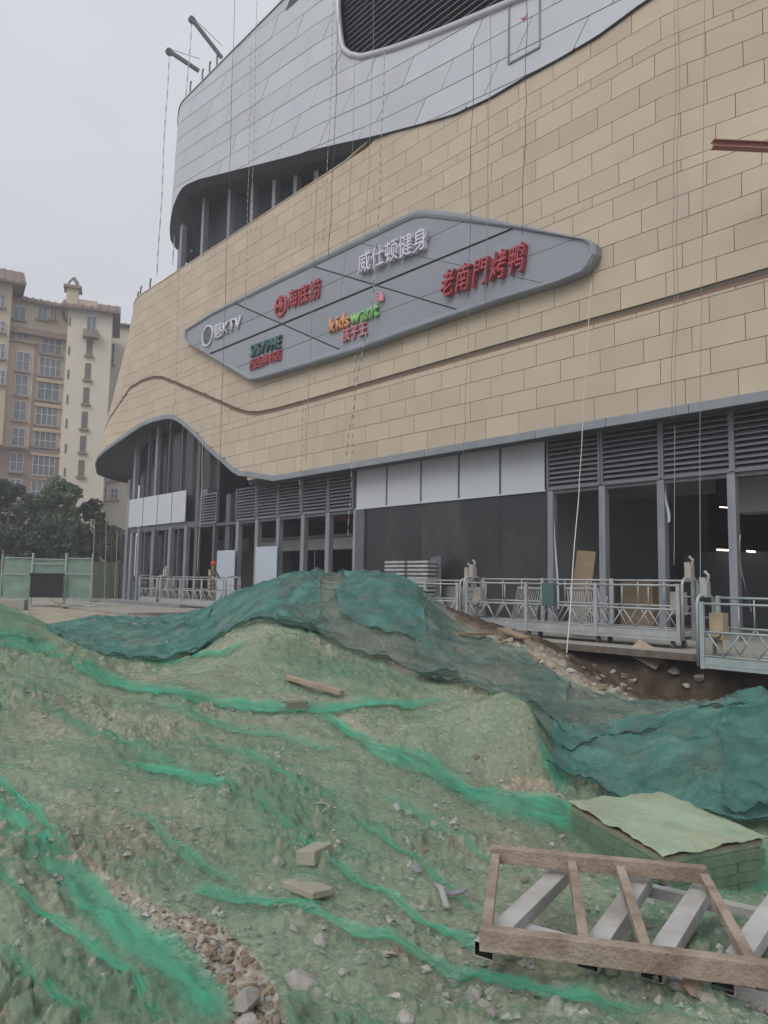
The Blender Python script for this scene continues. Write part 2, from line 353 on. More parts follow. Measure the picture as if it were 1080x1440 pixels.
# ================================================================== THE GROUND
CTRL = [  # photo x, photo y, metres ahead of the camera
 # far pavement level behind the heaps
 (20, 862, 26), (120, 868, 25), (250, 868, 24.5), (400, 872, 24),
 # crest of the netted heap
 (60, 888, 20), (105, 878, 19.5), (145, 874, 19), (200, 880, 18.5), (250, 876, 18), (290, 862, 17.5), (340, 836, 16.5), (390, 820, 16), (430, 814, 15.6),
 (470, 822, 15.2), (510, 825, 14.8), (545, 823, 14.6), (575, 838, 14.4), (605, 862, 14.2), (640, 892, 13.9), (680, 905, 13.6),
 # its slope towards the camera
 (90, 895, 16.5), (180, 905, 15.5), (300, 893, 14.2), (350, 868, 13.6), (400, 850, 13.7), (450, 853, 13.6), (500, 868, 13.2), (560, 868, 13.2), (620, 905, 12.6),
 (430, 886, 12.4), (520, 905, 12.2), (600, 932, 11.6), (690, 930, 12.2), (700, 962, 10.8), (770, 955, 11.8),
 (180, 932, 13.2), (280, 922, 12.4), (110, 915, 14.2),
 # soil heap in front
 (370, 884, 11.2), (330, 900, 11.0), (420, 893, 10.9), (480, 925, 10.4), (400, 935, 9.7), (330, 945, 9.6), (540, 950, 9.9),
 (250, 940, 10.6), (450, 968, 9.0), (330, 985, 8.3), (560, 985, 8.9), (630, 985, 9.2),
 # bank at the left edge
 (-160, 825, 13), (-60, 840, 12.4), (0, 858, 11.9), (30, 873, 11.6), (60, 890, 11.3), (105, 910, 11.0), (0, 893, 10.3), (60, 915, 10.1), (150, 935, 10.2),
 (0, 925, 9.0), (100, 945, 9.0), (0, 960, 8.0), (180, 985, 8.0), (-200, 930, 9),
 # open ground
 (0, 1010, 6.9), (150, 1050, 6.3), (300, 1050, 6.5), (450, 1040, 7.0), (560, 1060, 6.9), (0, 1100, 5.5), (150, 1150, 4.85), (300, 1130, 5.2), (450, 1130, 5.4), (600, 1140, 5.6),
 (0, 1200, 4.2), (200, 1220, 4.1), (400, 1220, 4.25), (560, 1220, 4.4), (0, 1320, 3.3), (200, 1330, 3.3), (400, 1330, 3.4), (600, 1330, 3.45),
 (0, 1440, 2.7), (250, 1440, 2.66), (500, 1440, 2.6), (750, 1440, 2.62), (1000, 1440, 2.62), (350, 1390, 2.98), (450, 1400, 2.86), (560, 1380, 2.95),
 (640, 1260, 4.05), (760, 1300, 3.72), (900, 1340, 3.42), (1060, 1400, 2.92), (660, 1200, 4.75), (740, 1170, 5.2), (1080, 1330, 3.55),
 (780, 1200, 4.95), (860, 1240, 4.55), (1000, 1262, 4.5), (1075, 1250, 4.7),
 # box shaped lump of soil with its steep right side
 (610, 1002, 8.7), (660, 1006, 7.75), (710, 1003, 7.6), (745, 1009, 7.5), (560, 1030, 7.6), (640, 1083, 6.95), (690, 1095, 7.0), (738, 1098, 6.95), (660, 998, 8.6), (720, 996, 8.3), (765, 1048, 7.85),
 (640, 1100, 6.35), (700, 1112, 6.25), (760, 1118, 6.3), (790, 1112, 6.7), (800, 1075, 7.6), (790, 1045, 8.5),
 # netted bank right of it, edge of the trench
 (800, 1006, 9.9), (860, 993, 10.7), (900, 1000, 10.2), (960, 998, 9.9), (1010, 997, 9.6), (1060, 997, 9.4), (1140, 996, 9.2), (1250, 996, 9),
 (860, 1030, 8.9), (960, 1030, 8.5), (1060, 1020, 8.2), (850, 1080, 7.6), (960, 1085, 7.2), (1060, 1090, 7.0), (860, 1130, 6.6), (960, 1150, 6.2), (1070, 1160, 6.0), (1180, 1150, 6.0),
 # trench below the slab
 (720, 900, 14.2), (760, 918, 13.8), (820, 950, 13.5), (880, 978, 13.0), (940, 1000, 12.4), (1000, 1005, 12.0), (1080, 1005, 11.8), (1200, 1005, 11.6),
 (850, 962, 14.6), (930, 985, 14.2), (1000, 1000, 13.6), (1080, 1020, 13.0), (1200, 1030, 12.6), (700, 893, 15.2), (760, 900, 15.4),
 # out of frame
 (-300, 1000, 7), (-300, 1200, 4.2), (-300, 1440, 2.7), (1400, 1000, 8), (1400, 1200, 4.4), (1400, 1440, 2.7), (300, 1700, 1.75), (800, 1700, 1.75),
 (540, 2100, 1.25), (-300, 870, 20), (1400, 960, 11),
]
def _feat(X, Y):
    la = X * RT.x + Y * RT.y; fw = X * FW.x + Y * FW.y
    ph = np.clip(np.arctan2(la, fw), -.66, .66); r = np.maximum(np.hypot(la, fw), 1.0)
    return ph * 2.6, np.log(r), np.arctan2(la, fw), r
_pts = np.array([tuple(at_depth(*c)) for c in CTRL])
_fa, _fb, _, _ = _feat(_pts[:, 0], _pts[:, 1])
def _tps(d2): return 0.5 * d2 * np.log(d2 + 1e-9)
_n = len(_pts); _A = np.zeros((_n + 3, _n + 3))
_d2 = (_fa[:, None] - _fa[None]) ** 2 + (_fb[:, None] - _fb[None]) ** 2
_A[:_n, :_n] = _tps(_d2) + np.eye(_n) * 2e-4
_A[:_n, _n:] = np.stack([np.ones(_n), _fa, _fb], 1); _A[_n:, :_n] = _A[:_n, _n:].T
_W = np.linalg.solve(_A, np.concatenate([_pts[:, 2], np.zeros(3)]))
SLAB_Y = 14.2
def H0(X, Y):
    X = np.asarray(X, float); Y = np.asarray(Y, float); sh = X.shape; X = X.ravel(); Y = Y.ravel()
    a, b, ph, r = _feat(X, Y); z = np.zeros_like(X)
    for i in range(0, len(X), 20000):
        s = slice(i, i + 20000)
        d2 = (a[s, None] - _fa[None]) ** 2 + (b[s, None] - _fb[None]) ** 2
        z[s] = _tps(d2) @ _W[:_n] + _W[_n] + _W[_n + 1] * a[s] + _W[_n + 2] * b[s]
    z = np.clip(z, -1.7, 2.4)
    z = z * (1 - sst(r, 21, 27)) + -.05 * sst(r, 21, 27)
    side = sst(np.abs(ph), .9, 1.6); z = z * (1 - side) + -.3 * side
    # box shaped lump of dug soil with a steep right side
    la = X * RT.x + Y * RT.y; fw = X * FW.x + Y * FW.y; wob = .12 * vnoise(X * 2.2, Y * 2.2, 71)
    lump = (1 - sst(la + wob, 1.36, 1.62)) * sst(la + wob, -.4, .6) * sst(fw + wob, 6.95, 7.3) * (1 - sst(fw + wob, 7.9, 9.2))
    z = z + .09 * lump
    under = sst(Y + .12 * vnoise(X * 1.3, Y * 1.3, 5), SLAB_Y + .1, SLAB_Y + .5)        # earth wall below the slab edge
    z = z * (1 - under) + (-.17) * under
    return z.reshape(sh)
def H1(X, Y):
    """heaps with lumps and clods"""
    r = np.hypot(X, Y); z = H0(X, Y)
    calm = 1 - sst(r, 20, 26)
    z = z + calm * (.06 * fbm(X * .9, Y * .9, 3, 3) + .04 * fbm(X * 3.1, Y * 3.1, 3, 11))
    return z
def H2(X, Y):
    r = np.hypot(X, Y); z = H1(X, Y); calm = 1 - sst(r, 18, 26)
    m = sst(fbm(X * .55, Y * .55, 2, 41), -.25, .45)                                    # cloddy and smooth places
    def clod(f, seed, thr):                                                              # broken angular clods
        f1, f2, c = worley(X * f + .25 * vnoise(X * f, Y * f, seed), Y * f, seed)
        return np.where(c > thr, (c - thr) / (1 - thr), 0) * sst(f2 - f1, .02, .30) * (1 - .2 * f1)
    near = 1 - sst(r, 8, 13)
    cl = near * .07 * clod(3.6, 61, .7) * sst(fbm(X * .8, Y * .8, 2, 66), -.1, .35) + .065 * clod(6.5, 51, .72) + .05 * clod(13, 54, .55) + near * .026 * clod(27, 57, .4) + .03 * np.maximum(0, vnoise(X * 5, Y * 5, 21))
    z = z + calm * ((.15 + 1.05 * m) * cl + .014 * fbm(X * 24, Y * 24, 3, 23) - .015)
    return z
def hz(x, y): return float(H1(np.array([x]), np.array([y]))[0])
def hz2(x, y): return float(H2(np.array([x]), np.array([y]))[0])
def gnd(px, Z):
    d = ray(px, 821 + .0175 * (px - 540)); f = d.x * FW.x + d.y * FW.y
    x = d.x * Z / f; y = d.y * Z / f
    return Vector((x, y, hz(x, y)))
def gpix(px, py, zmax=24):
    """first meeting of the ray through a pixel with the ground"""
    t = np.geomspace(1.3, zmax, 900); d = ray(px, py); f = d.x * FW.x + d.y * FW.y
    X = d.x * t / f; Y = d.y * t / f; Zr = EYE + d.z * t / f
    g = H1(X, Y); k = np.argmax(Zr < g)
    if not (Zr < g).any(): k = len(t) - 1
    return Vector((X[k], Y[k], g[k]))

def build_ground():
    pin = np.linspace(-.62, .62, 620); pout = np.concatenate([np.linspace(.66, 1.2, 14), np.linspace(1.3, 2 * math.pi - 1.3, 40), np.linspace(2 * math.pi - 1.2, 2 * math.pi - .66, 14)])
    ph = np.concatenate([pin, pout]); r = np.concatenate([[.25, .7], np.geomspace(1.05, 27, 720), np.geomspace(29, 440, 20)])
    P, Q = np.meshgrid(ph, r); la = Q * np.sin(P); fw = Q * np.cos(P)
    X = la * RT.x + fw * FW.x; Y = la * RT.y + fw * FW.y
    Z = H2(X, Y)
    me = grid_mesh('ground', X, Y, Z, 'stone', closed=True)
    m = bpy.data.materials.new('soil'); m.use_nodes = True; t = m.node_tree; N = t.nodes; K = t.links; b = N['Principled BSDF']
    b.inputs['Roughness'].default_value = .95; b.inputs['Specular IOR Level'].default_value = .1
    tc = N.new('ShaderNodeTexCoord')
    def noise(s, d=6, rg=.6):
        n = N.new('ShaderNodeTexNoise'); n.inputs['Scale'].default_value = s; n.inputs['Detail'].default_value = d; n.inputs['Roughness'].default_value = rg
        K.new(tc.outputs['Object'], n.inputs['Vector']); return n.outputs['Fac']
    def ramp(f, stops):
        r = N.new('ShaderNodeValToRGB'); e = r.color_ramp.elements
        while len(e) < len(stops): e.new(.5)
        for k, (p, c) in enumerate(stops): e[k].position = p; e[k].color = c4(c)
        K.new(f, r.inputs['Fac']); return r.outputs['Color']
    base = ramp(noise(.9), [(.3, (.31, .28, .215)), (.5, (.42, .39, .31)), (.72, (.51, .485, .40))])
    fine = ramp(noise(26, 8, .7), [(.28, (.42, .40, .36)), (.5, (.9, .88, .84)), (.75, (1.3, 1.28, 1.22))])
    mx = N.new('ShaderNodeMix'); mx.data_type = 'RGBA'; mx.blend_type = 'MULTIPLY'; mx.inputs['Factor'].default_value = .6
    K.new(base, mx.inputs['A']); K.new(fine, mx.inputs['B'])
    brown = ramp(noise(.55, 5), [(.56, (0, 0, 0)), (.68, (.8, .8, .8))])
    m2 = N.new('ShaderNodeMix'); m2.data_type = 'RGBA'; K.new(brown, m2.inputs['Factor']); K.new(mx.outputs['Result'], m2.inputs['A']); m2.inputs['B'].default_value = (.17, .115, .075, 1)
    vo = N.new('ShaderNodeTexVoronoi'); vo.inputs['Scale'].default_value = 34; K.new(tc.outputs['Object'], vo.inputs['Vector'])
    sp_ = N.new('ShaderNodeSeparateColor'); K.new(vo.outputs['Color'], sp_.inputs['Color'])
    spk = ramp(sp_.outputs['Red'], [(.0, (.62, .6, .57)), (.55, (.95, .95, .94)), (.86, (1.05, 1.05, 1.05)), (.93, (1.5, 1.5, 1.52))])
    m4 = N.new('ShaderNodeMix'); m4.data_type = 'RGBA'; m4.blend_type = 'MULTIPLY'; m4.inputs['Factor'].default_value = .5; K.new(m2.outputs['Result'], m4.inputs['A']); K.new(spk, m4.inputs['B'])
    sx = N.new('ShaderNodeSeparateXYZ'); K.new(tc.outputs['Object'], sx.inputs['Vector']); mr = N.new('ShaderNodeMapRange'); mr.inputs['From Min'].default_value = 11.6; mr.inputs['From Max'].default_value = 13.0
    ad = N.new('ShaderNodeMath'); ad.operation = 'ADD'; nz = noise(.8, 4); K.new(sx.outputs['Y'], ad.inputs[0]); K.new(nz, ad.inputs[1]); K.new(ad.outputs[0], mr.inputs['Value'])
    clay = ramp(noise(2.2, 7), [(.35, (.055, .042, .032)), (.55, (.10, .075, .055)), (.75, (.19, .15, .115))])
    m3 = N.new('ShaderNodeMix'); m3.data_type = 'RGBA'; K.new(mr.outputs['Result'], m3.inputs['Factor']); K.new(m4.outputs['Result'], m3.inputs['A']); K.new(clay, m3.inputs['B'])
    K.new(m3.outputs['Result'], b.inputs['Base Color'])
    bp = N.new('ShaderNodeBump'); bp.inputs['Strength'].default_value = .8; bp.inputs['Distance'].default_value = .02; K.new(noise(45, 6, .7), bp.inputs['Height']); K.new(bp.outputs['Normal'], b.inputs['Normal'])
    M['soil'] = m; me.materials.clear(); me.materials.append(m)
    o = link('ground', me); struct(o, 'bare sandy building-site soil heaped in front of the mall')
build_ground()

# concrete slab in front of the shops, kerb and far pavement
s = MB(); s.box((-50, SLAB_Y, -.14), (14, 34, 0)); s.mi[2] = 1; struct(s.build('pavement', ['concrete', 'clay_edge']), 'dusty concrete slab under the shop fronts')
s = MB(); s.box((-52, 11.6, -.3), (-27.2, SLAB_Y - .01, -.004)); struct(s.build('path', 'concrete'), 'pale concrete path behind the netted heap')
s = MB(); s.box((-44.5, 15.6, 0), (-31.0, 15.85, .16)); struct(s.build('kerb', 'kerb'), 'grey kerb below the far work platform')

# ================================================================== THE MALL
mall = thing('mall_building', 'curved shopping mall under construction with tan stone wall and grey metal upper storeys', 'building', (-24, 20, 0))
def mp(o):
    o.parent = mall; o.matrix_parent_inverse = Matrix.Translation((24, -20, 0)); return o
def arc_start(px, py, Y, Rr):
    """where a straight front must begin to turn for its rounded end to show its edge at a photo column"""
    d = ray(px, py); t = math.atan2(d.y, -d.x); return -(Y + Rr * (1 - math.cos(t))) / math.tan(t) + Rr * math.sin(t)
YS, RS = 18.0, 8.0                  # stone face and radius of its rounded end
UCS = arc_start(183, 430, YS, RS)
ZTOP = 17.0
USEAM = ux(937, YS, 150)
def stone_pt(s, z, out=0.0):
    if s >= UCS:
        x, y, nx, ny = s, YS, 0.0, -1.0
        if s > USEAM: y += .2 * (s - USEAM) * float(sst(z, 10.6, 14.0))
    else:
        t = (UCS - s) / RS; x = UCS - RS * math.sin(t); y = YS + RS - RS * math.cos(t); nx, ny = -math.sin(t), -math.cos(t)
        out = out + .19 * (ZTOP - z) * float(sst(t, 0.0, .5))
    return Vector((x + nx * out, y + ny * out, z))
def surf_hit(fn, uc, px, py):
    """(s, z) on a wall of rounded plan for a photo pixel"""
    z = 10.0; best = None
    for it in range(4):
        prev = None; hit = None
        for k in range(0, 700):
            s = -4 - k * .07; q = to_px(fn(s, z)); d = q[0] - px
            if prev is not None and d <= 0:
                hit = s; break
            if prev is not None and q[0] > prev and s < uc - 1: hit = s; break
            prev = q[0]
        if hit is None: hit = s
        p = fn(hit, z); rr = ray(px, py); dep = (p - Vector((0, 0, EYE))); dd = math.hypot(dep.x, dep.y) / math.hypot(rr.x, rr.y); z = EYE + rr.z * dd
    return hit, z
def curve(fn, uc, pix):
    a = sorted(surf_hit(fn, uc, *p) for p in pix)
    S = [q[0] for q in a]; Zz = [q[1] for q in a]
    return lambda s: float(np.interp(s, S, Zz)), S[0]
# ------------------------------------------------------------------ grey metal storey above
YG, RG = 17.55, 5.0
UCG = arc_start(244, 200, YG, RG)
def alu_pt(s, z, out=0.0):
    if s >= UCG: x, y, nx, ny = s, YG, 0.0, -1.0; out -= .36 * float(sst(s, -25, -19.5))
    else:
        t = (UCG - s) / RG; x = UCG - RG * math.sin(t); y = YG + RG - RG * math.cos(t); nx, ny = -math.sin(t), -math.cos(t)
        out += .028 * (21 - z) * float(sst(t, 0, .4))
    return Vector((x + nx * out, y + ny * out, z))
glow_raw, g_end = curve(alu_pt, UCG, [(908, 1), (840, 50), (790, 80), (740, 107), (690, 137), (640, 160), (600, 172), (550, 185), (500, 197), (420, 217), (345, 236), (300, 247), (280, 252), (262, 260), (250, 270)])
def glow(s):
    if s > -8.5: return glow_raw(-8.5)
    if s < g_end + .5: return glow_raw(g_end + .5) - min(1.6, (g_end + .5 - s) * .5)
    return glow_raw(s)
low_raw, s_end = curve(stone_pt, UCS, [(1080, 551), (772, 602), (500, 641), (350, 663), (338, 662), (328, 657), (315, 645), (300, 632), (285, 617), (270, 602), (255, 589), (246, 584), (240, 583), (230, 584),
                                       (215, 588), (200, 594), (185, 604), (170, 615), (158, 627)])
gro_raw, _ = curve(stone_pt, UCS, [(1080, 384), (700, 488), (420, 568), (385, 577), (365, 581), (350, 581), (335, 577), (320, 570), (290, 557), (250, 540), (228, 531), (215, 531), (200, 536), (184, 545), (175, 555), (165, 575)])
ZLOW = low_raw(-12)
def zlow(s):
    if s > -29.6: return ZLOW
    if s < s_end + .6: return max(8.3, low_raw(s_end + .6) - (s_end + .6 - s) * .45)
    return low_raw(s)
def zgro(s):
    if s < s_end + 1.0: return max(9.4, gro_raw(s_end + 1.0) - (s_end + 1.0 - s) * .8)
    return gro_raw(s)
_zt = [on_y(430, 271, YS).z, on_y(300, 343, YS).z]
ZWALL = sum(_zt) / 2
def ztop(s):
    z = ZWALL
    return max(z, ZWALL + (glow(s) + .5 - ZWALL) * float(sst(s, -21.5, -20.0))) if s > -21.5 else z

def strip_panel(mb, fn, bot, top, th, out, mi=0):
    """a panel from matching lower and upper edge points (s, z), with thickness"""
    n = len(bot); i = len(mb.v)
    for (s_, z_) in bot: mb.v.append(tuple(fn(s_, z_, out)))
    for (s_, z_) in top: mb.v.append(tuple(fn(s_, z_, out)))
    for (s_, z_) in bot: mb.v.append(tuple(fn(s_, z_, out - th)))
    for (s_, z_) in top: mb.v.append(tuple(fn(s_, z_, out - th)))
    for k in range(n - 1):
        mb.f.append((i + k, i + k + 1, i + n + k + 1, i + n + k))
        mb.f.append((i + k, i + 2 * n + k, i + 2 * n + k + 1, i + k + 1))
        mb.f.append((i + n + k, i + n + k + 1, i + 3 * n + k + 1, i + 3 * n + k)); mb.mi += [mi] * 3
    mb.f.append((i, i + n, i + 3 * n, i + 2 * n)); mb.f.append((i + n - 1, i + 3 * n - 1, i + 4 * n - 1, i + 2 * n - 1)); mb.mi += [mi] * 2

def stone_cladding():
    CH = [0]; z = ZLOW; courses = []; k = 0
    while z < 20.5:                                     # full courses with a half course every sixth
        h = .32 if k % 6 == 4 else .66
        courses.append((z, z + h)); z += h; k += 1
    PW, G = 1.32, .018; items = []
    for ci, (z0, z1) in enumerate(courses):
        off = (ci % 2) * PW / 2 + (.2 if ci % 3 == 2 else 0)
        s = 0.6 + off
        while s > UCS - 14:
            a, b = s - PW + G / 2, s - G / 2; s -= PW
            if a > -1.5: continue
            for band in (0, 1):
                N = 2 if (a > UCS and b < USEAM) else 5
                def lo(q): return max(z0 + G / 2, zlow(q) if band == 0 else zgro(q) + .10)
                def hi(q): return min(z1 - G / 2, (zgro(q) - .10) if band == 0 else ztop(q))
                ql = np.linspace(a, b, 9); bl = [lo(q) for q in ql]; tl = [hi(q) for q in ql]
                if max(t - l for t, l in zip(tl, bl)) < .04: continue
                flat = max(bl) - min(bl) < 1e-6 and max(tl) - min(tl) < 1e-6
                if not flat: N = 9
                qs = np.linspace(a, b, N); bb = [(q, lo(q)) for q in qs]; tt = [(q, max(hi(q), lo(q) + 1e-3)) for q in qs]
                if not flat:
                    keep = [k for k in range(N) if tt[k][1] - bb[k][1] > .012]
                    if len(keep) < 2: continue
                    bb = [bb[k] for k in keep]; tt = [tt[k] for k in keep]
                c = stone_pt((a + b) / 2, (bb[0][1] + tt[0][1]) / 2); p = to_px(c)
                items.append((1 / p[2] if -40 < p[0] < 1120 and p[1] > -40 else 0, bb, tt, flat and N == 2))
    items.sort(key=lambda t: -t[0]); cache = {}; rest = MB()
    for i, (w_, bb, tt, plain) in enumerate(items):
        if i < 300:
            if plain:
                key = (round(bb[1][0] - bb[0][0], 3), round(tt[0][1] - bb[0][1], 3))
                if key not in cache:
                    m = MB(); m.box((0, 0, 0), (key[0], .03, key[1])); cache[key] = m.mesh('stone_panel', 'stone')
                o = mp(link('stone_panel', cache[key])); o.location = (bb[0][0], YS + rnd.uniform(-.0025, .0025), bb[0][1])
            else:
                m = MB(); strip_panel(m, stone_pt, bb, tt, .03, 0); mp(m.build('stone_panel', 'stone'))
        else:
            strip_panel(rest, stone_pt, bb, tt, .03, rnd.uniform(-.003, .003))
    o = mp(rest.build('stone_panels_far', 'stone')); o['kind'] = 'stuff'
    # rail behind the joints and the recessed channel
    back = MB(); S = np.concatenate([np.linspace(UCS - 14, UCS, 60), np.linspace(UCS + .3, -1.5, 60)])
    for k in range(len(S) - 1):
        a, b = S[k], S[k + 1]
        zs = [0, .33, .66, 1] if a < USEAM - 1 else list(np.linspace(0, 1, 31))
        for j in range(len(zs) - 1):
            f = lambda q, t: zlow(q) + .02 + (ztop(q) - .02 - zlow(q)) * t
            d_ = -.035 if b < USEAM - 1 or f(a, zs[j]) < 10.0 else -.3
            back.poly([stone_pt(a, f(a, zs[j]), d_), stone_pt(b, f(b, zs[j]), d_), stone_pt(b, f(b, zs[j + 1]), d_), stone_pt(a, f(a, zs[j + 1]), d_)])
    mp(back.build('backing_wall', 'stone_back'))
    gr = MB(); S = np.concatenate([np.linspace(UCS - 11, -28, 100), np.linspace(-27.8, -1.5, 30)])
    for k in range(len(S) - 1):
        a, b = S[k], S[k + 1]
        gr.poly([stone_pt(a, zgro(a) - .105, -.03), stone_pt(b, zgro(b) - .105, -.03), stone_pt(b, zgro(b) - .03, -.0301), stone_pt(a, zgro(a) - .03, -.0301)])
        gr.poly([stone_pt(a, zgro(a) - .105, .012), stone_pt(b, zgro(b) - .105, .012), stone_pt(b, zgro(b) - .085, .012), stone_pt(a, zgro(a) - .085, .012)])
        gr.poly([stone_pt(a, zgro(a) - .085, .012), stone_pt(b, zgro(b) - .085, .012), stone_pt(b, zgro(b) - .085, -.03), stone_pt(a, zgro(a) - .085, -.03)])
    mp(gr.build('groove_channel', 'groove'))
    cope = MB(); S = np.concatenate([np.linspace(UCS - 14, UCS, 40), np.linspace(UCS + .5, -1.5, 20)])
    for k in range(len(S) - 1):
        a, b = S[k], S[k + 1]
        A = [stone_pt(a, ztop(a) + .003, .03), stone_pt(b, ztop(b) + .003, .03), stone_pt(b, ztop(b) + .003, -.4), stone_pt(a, ztop(a) + .003, -.4)]
        Bq = [p + Vector((0, 0, .05)) for p in A]
        cope.poly(Bq); cope.poly([A[0], A[1], Bq[1], Bq[0]]); cope.poly([A[1], A[0], A[3], A[2]])
        cope.poly([Bq[3], Bq[2], Vector(Bq[2]) - Vector((0, 0, 1.2)), Vector(Bq[3]) - Vector((0, 0, 1.2))])
    mp(cope.build('parapet_coping', 'stone'))
    # metal fascia below the stone: straight lengths, then the arch
    S = [-1.5]
    while S[-1] > -28: S.append(S[-1] - 2.35)
    S += list(np.linspace(S[-1] - .9, UCS - 11, 19))
    for k in range(len(S) - 1):
        b, a = S[k] - .008, S[k + 1] + .008; n = 2 if b > -28 else 7
        q = np.linspace(a, b, n); m = MB()
        strip_panel(m, stone_pt, [(t, zlow(t) - .24) for t in q], [(t, zlow(t) - .004) for t in q], .09, .05)
        mp(m.build('fascia_length', 'trim'))
    # curved soffit behind the fascia
    sf = MB(); S = np.concatenate([np.linspace(UCS - 13, -28, 80), np.linspace(-27.6, -1.5, 12)])
    for k in range(len(S) - 1):
        a, b = S[k], S[k + 1]
        def prof(q):
            rise = float(sst(-q, 29, 33)); z = zlow(q)
            o_ = [stone_pt(q, z - .23, -.02), stone_pt(q, z - .2 + .1 * rise, -.6 - .3 * rise), stone_pt(q, z - .18 - .25 * rise, -1.2 - 1.2 * rise), stone_pt(q, z - .16 - .8 * rise, -1.5 - 3.0 * rise)]
            return o_
        A, B_ = prof(a), prof(b)
        for j in range(3): sf.poly([A[j], A[j + 1], B_[j + 1], B_[j]])
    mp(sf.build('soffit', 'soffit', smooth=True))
stone_cladding()

GTOP = 28.2
def gtop(s): return GTOP
# opening with louvres: photo outline
OPEN = [(482, -120), (482, 20), (482, 45), (485, 62), (491, 75), (500, 82), (512, 82), (560, 66), (620, 44), (700, 11), (760, -14), (900, -80)]
YL = YG + .36
OPS = sorted((on_y(x, y, YL).x, on_y(x, y, YL).z) for x, y in OPEN[4:])
U_OL = on_y(482, 20, YL).x
def z_open(s):
    if s < U_OL: return 99.0
    return float(np.interp(s, [q[0] for q in OPS], [q[1] for q in OPS])) + (2.2 * (max(0, 1 - (s - U_OL) / .55)) ** 2.2)
def alu_cladding():
    TILT, HC, PW, SH, G = -.125, .95, 3.4, .62, .028
    zz = lambda s: TILT * (max(s, -50) + 25)
    items = []
    for ci in range(-8, 20):
        base = 16.0 + ci * HC
        s = 1.0 + (ci * 1.37) % PW
        while s > UCG - 13:
            a, b = s - PW + G / 2, s - G / 2; s -= PW
            brk = list(np.linspace(a, a + SH, 12)) + list(np.linspace(a + SH, b, 8)[1:-1]) + list(np.linspace(b, b + SH, 12))
            if a < U_OL + 1.2 and b + SH > U_OL: brk += [q for q in (U_OL - .004, U_OL, U_OL + .05, U_OL + .12, U_OL + .2, U_OL + .3, U_OL + .42, U_OL + .6, U_OL + .9) if a < q < b + SH]
            bb = []; tt = []; cut = False
            for q in sorted(brk):                        # upright slices of the leaning panel
                z0 = base + zz(q) + G / 2; z1 = base + HC + zz(q) - G / 2
                l0 = max(z0, z0 + (q - b) / SH * (HC - G)); h0 = min(z1, z0 + (q - a) / SH * (HC - G))
                lo, hi = max(l0, glow(q)), min(h0, gtop(q), z_open(q) - .06)
                if hi < lo - 1e-4: continue
                bb.append((q, lo)); tt.append((q, max(hi, lo)))
            if len(bb) < 2 or max(t[1] - l[1] for t, l in zip(tt, bb)) < .02: continue
            c = to_px(alu_pt((a + b) / 2, bb[0][1])); items.append((1 / c[2] if -60 < c[0] < 1200 and c[1] > -60 else 0, bb, tt))
    items.sort(key=lambda t: -t[0]); rest = MB()
    for i, (w_, bb, tt) in enumerate(items):
        if i < 300 and w_ > 0:
            m = MB(); strip_panel(m, alu_pt, bb, tt, .012, rnd.uniform(-.004, .004)); mp(m.build('metal_panel', 'alu'))
        else: strip_panel(rest, alu_pt, bb, tt, .012, 0)
    o = mp(rest.build('metal_panels_far', 'alu')); o['kind'] = 'stuff'
    back = MB(); S = np.concatenate([np.linspace(UCG - 13, UCG, 40), np.linspace(UCG + .2, -1, 120)])
    for k in range(len(S) - 1):
        a, b = S[k], S[k + 1]; ta, tb = min(gtop(a), z_open(a)), min(gtop(b), z_open(b))
        back.poly([alu_pt(a, glow(a) + .01, -.05), alu_pt(b, glow(b) + .01, -.05), alu_pt(b, tb, -.05), alu_pt(a, ta, -.05)])
    mp(back.build('backing_wall', 'alu_back'))
    sf = MB()
    for k in range(len(S) - 1):
        a, b = S[k], S[k + 1]
        def prof(q):
            e = float(sst(UCG - q, -.4, 3.6)); z = glow(q)
            return [alu_pt(q, z, -.02), alu_pt(q, z - .25 - .5 * e, -.5 - .1 * e), alu_pt(q, z - .32 - 1.6 * e, -1.4 - .1 * e), alu_pt(q, z - .35 - 3.2 * e, -2.9 + .9 * e)]
        A, B_ = prof(a), prof(b)
        for j in range(3): sf.poly([A[j], A[j + 1], B_[j + 1], B_[j]])
        sf.poly([alu_pt(a, glow(a), .004), alu_pt(b, glow(b), .004), alu_pt(b, glow(b), -.05), alu_pt(a, glow(a), -.05)])
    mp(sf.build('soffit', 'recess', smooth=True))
    top = MB()
    for k in range(len(S) - 1):
        a, b = S[k], S[k + 1]
        top.poly([alu_pt(a, GTOP, .05), alu_pt(b, GTOP, .05), alu_pt(b, GTOP + .06, .05), alu_pt(a, GTOP + .06, .05)])
        top.poly([alu_pt(a, GTOP + .06, .05), alu_pt(b, GTOP + .06, .05), alu_pt(b, GTOP + .06, -4), alu_pt(a, GTOP + .06, -4)])
    mp(top.build('parapet_coping', 'alu'))
    # recessed storey: dark wall and columns
    wl = MB(); n_ = 40
    for k in range(len(S) - 1):
        a, b = S[k], S[k + 1]; f = lambda q: -2.0 if q > UCG else -2.0
        wl.poly([alu_pt(a, 13.5, f(a)), alu_pt(b, 13.5, f(b)), alu_pt(b, 26, f(b)), alu_pt(a, 26, f(a))])
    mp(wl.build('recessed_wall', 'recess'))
    for s_ in (UCG - 3.0, UCG - 1.5, UCG + .7, -30.9 if UCG > -36 else -33.5, -31.2, -29.2, -27.4, -25.8, -24.2):
        c = alu_pt(s_, 0, -1.25); m = MB(); m.box((c.x - .14, c.y - .15, 13.5), (c.x + .14, c.y + .15, glow(s_) - .25)); mp(m.build('column', 'steel_post'))
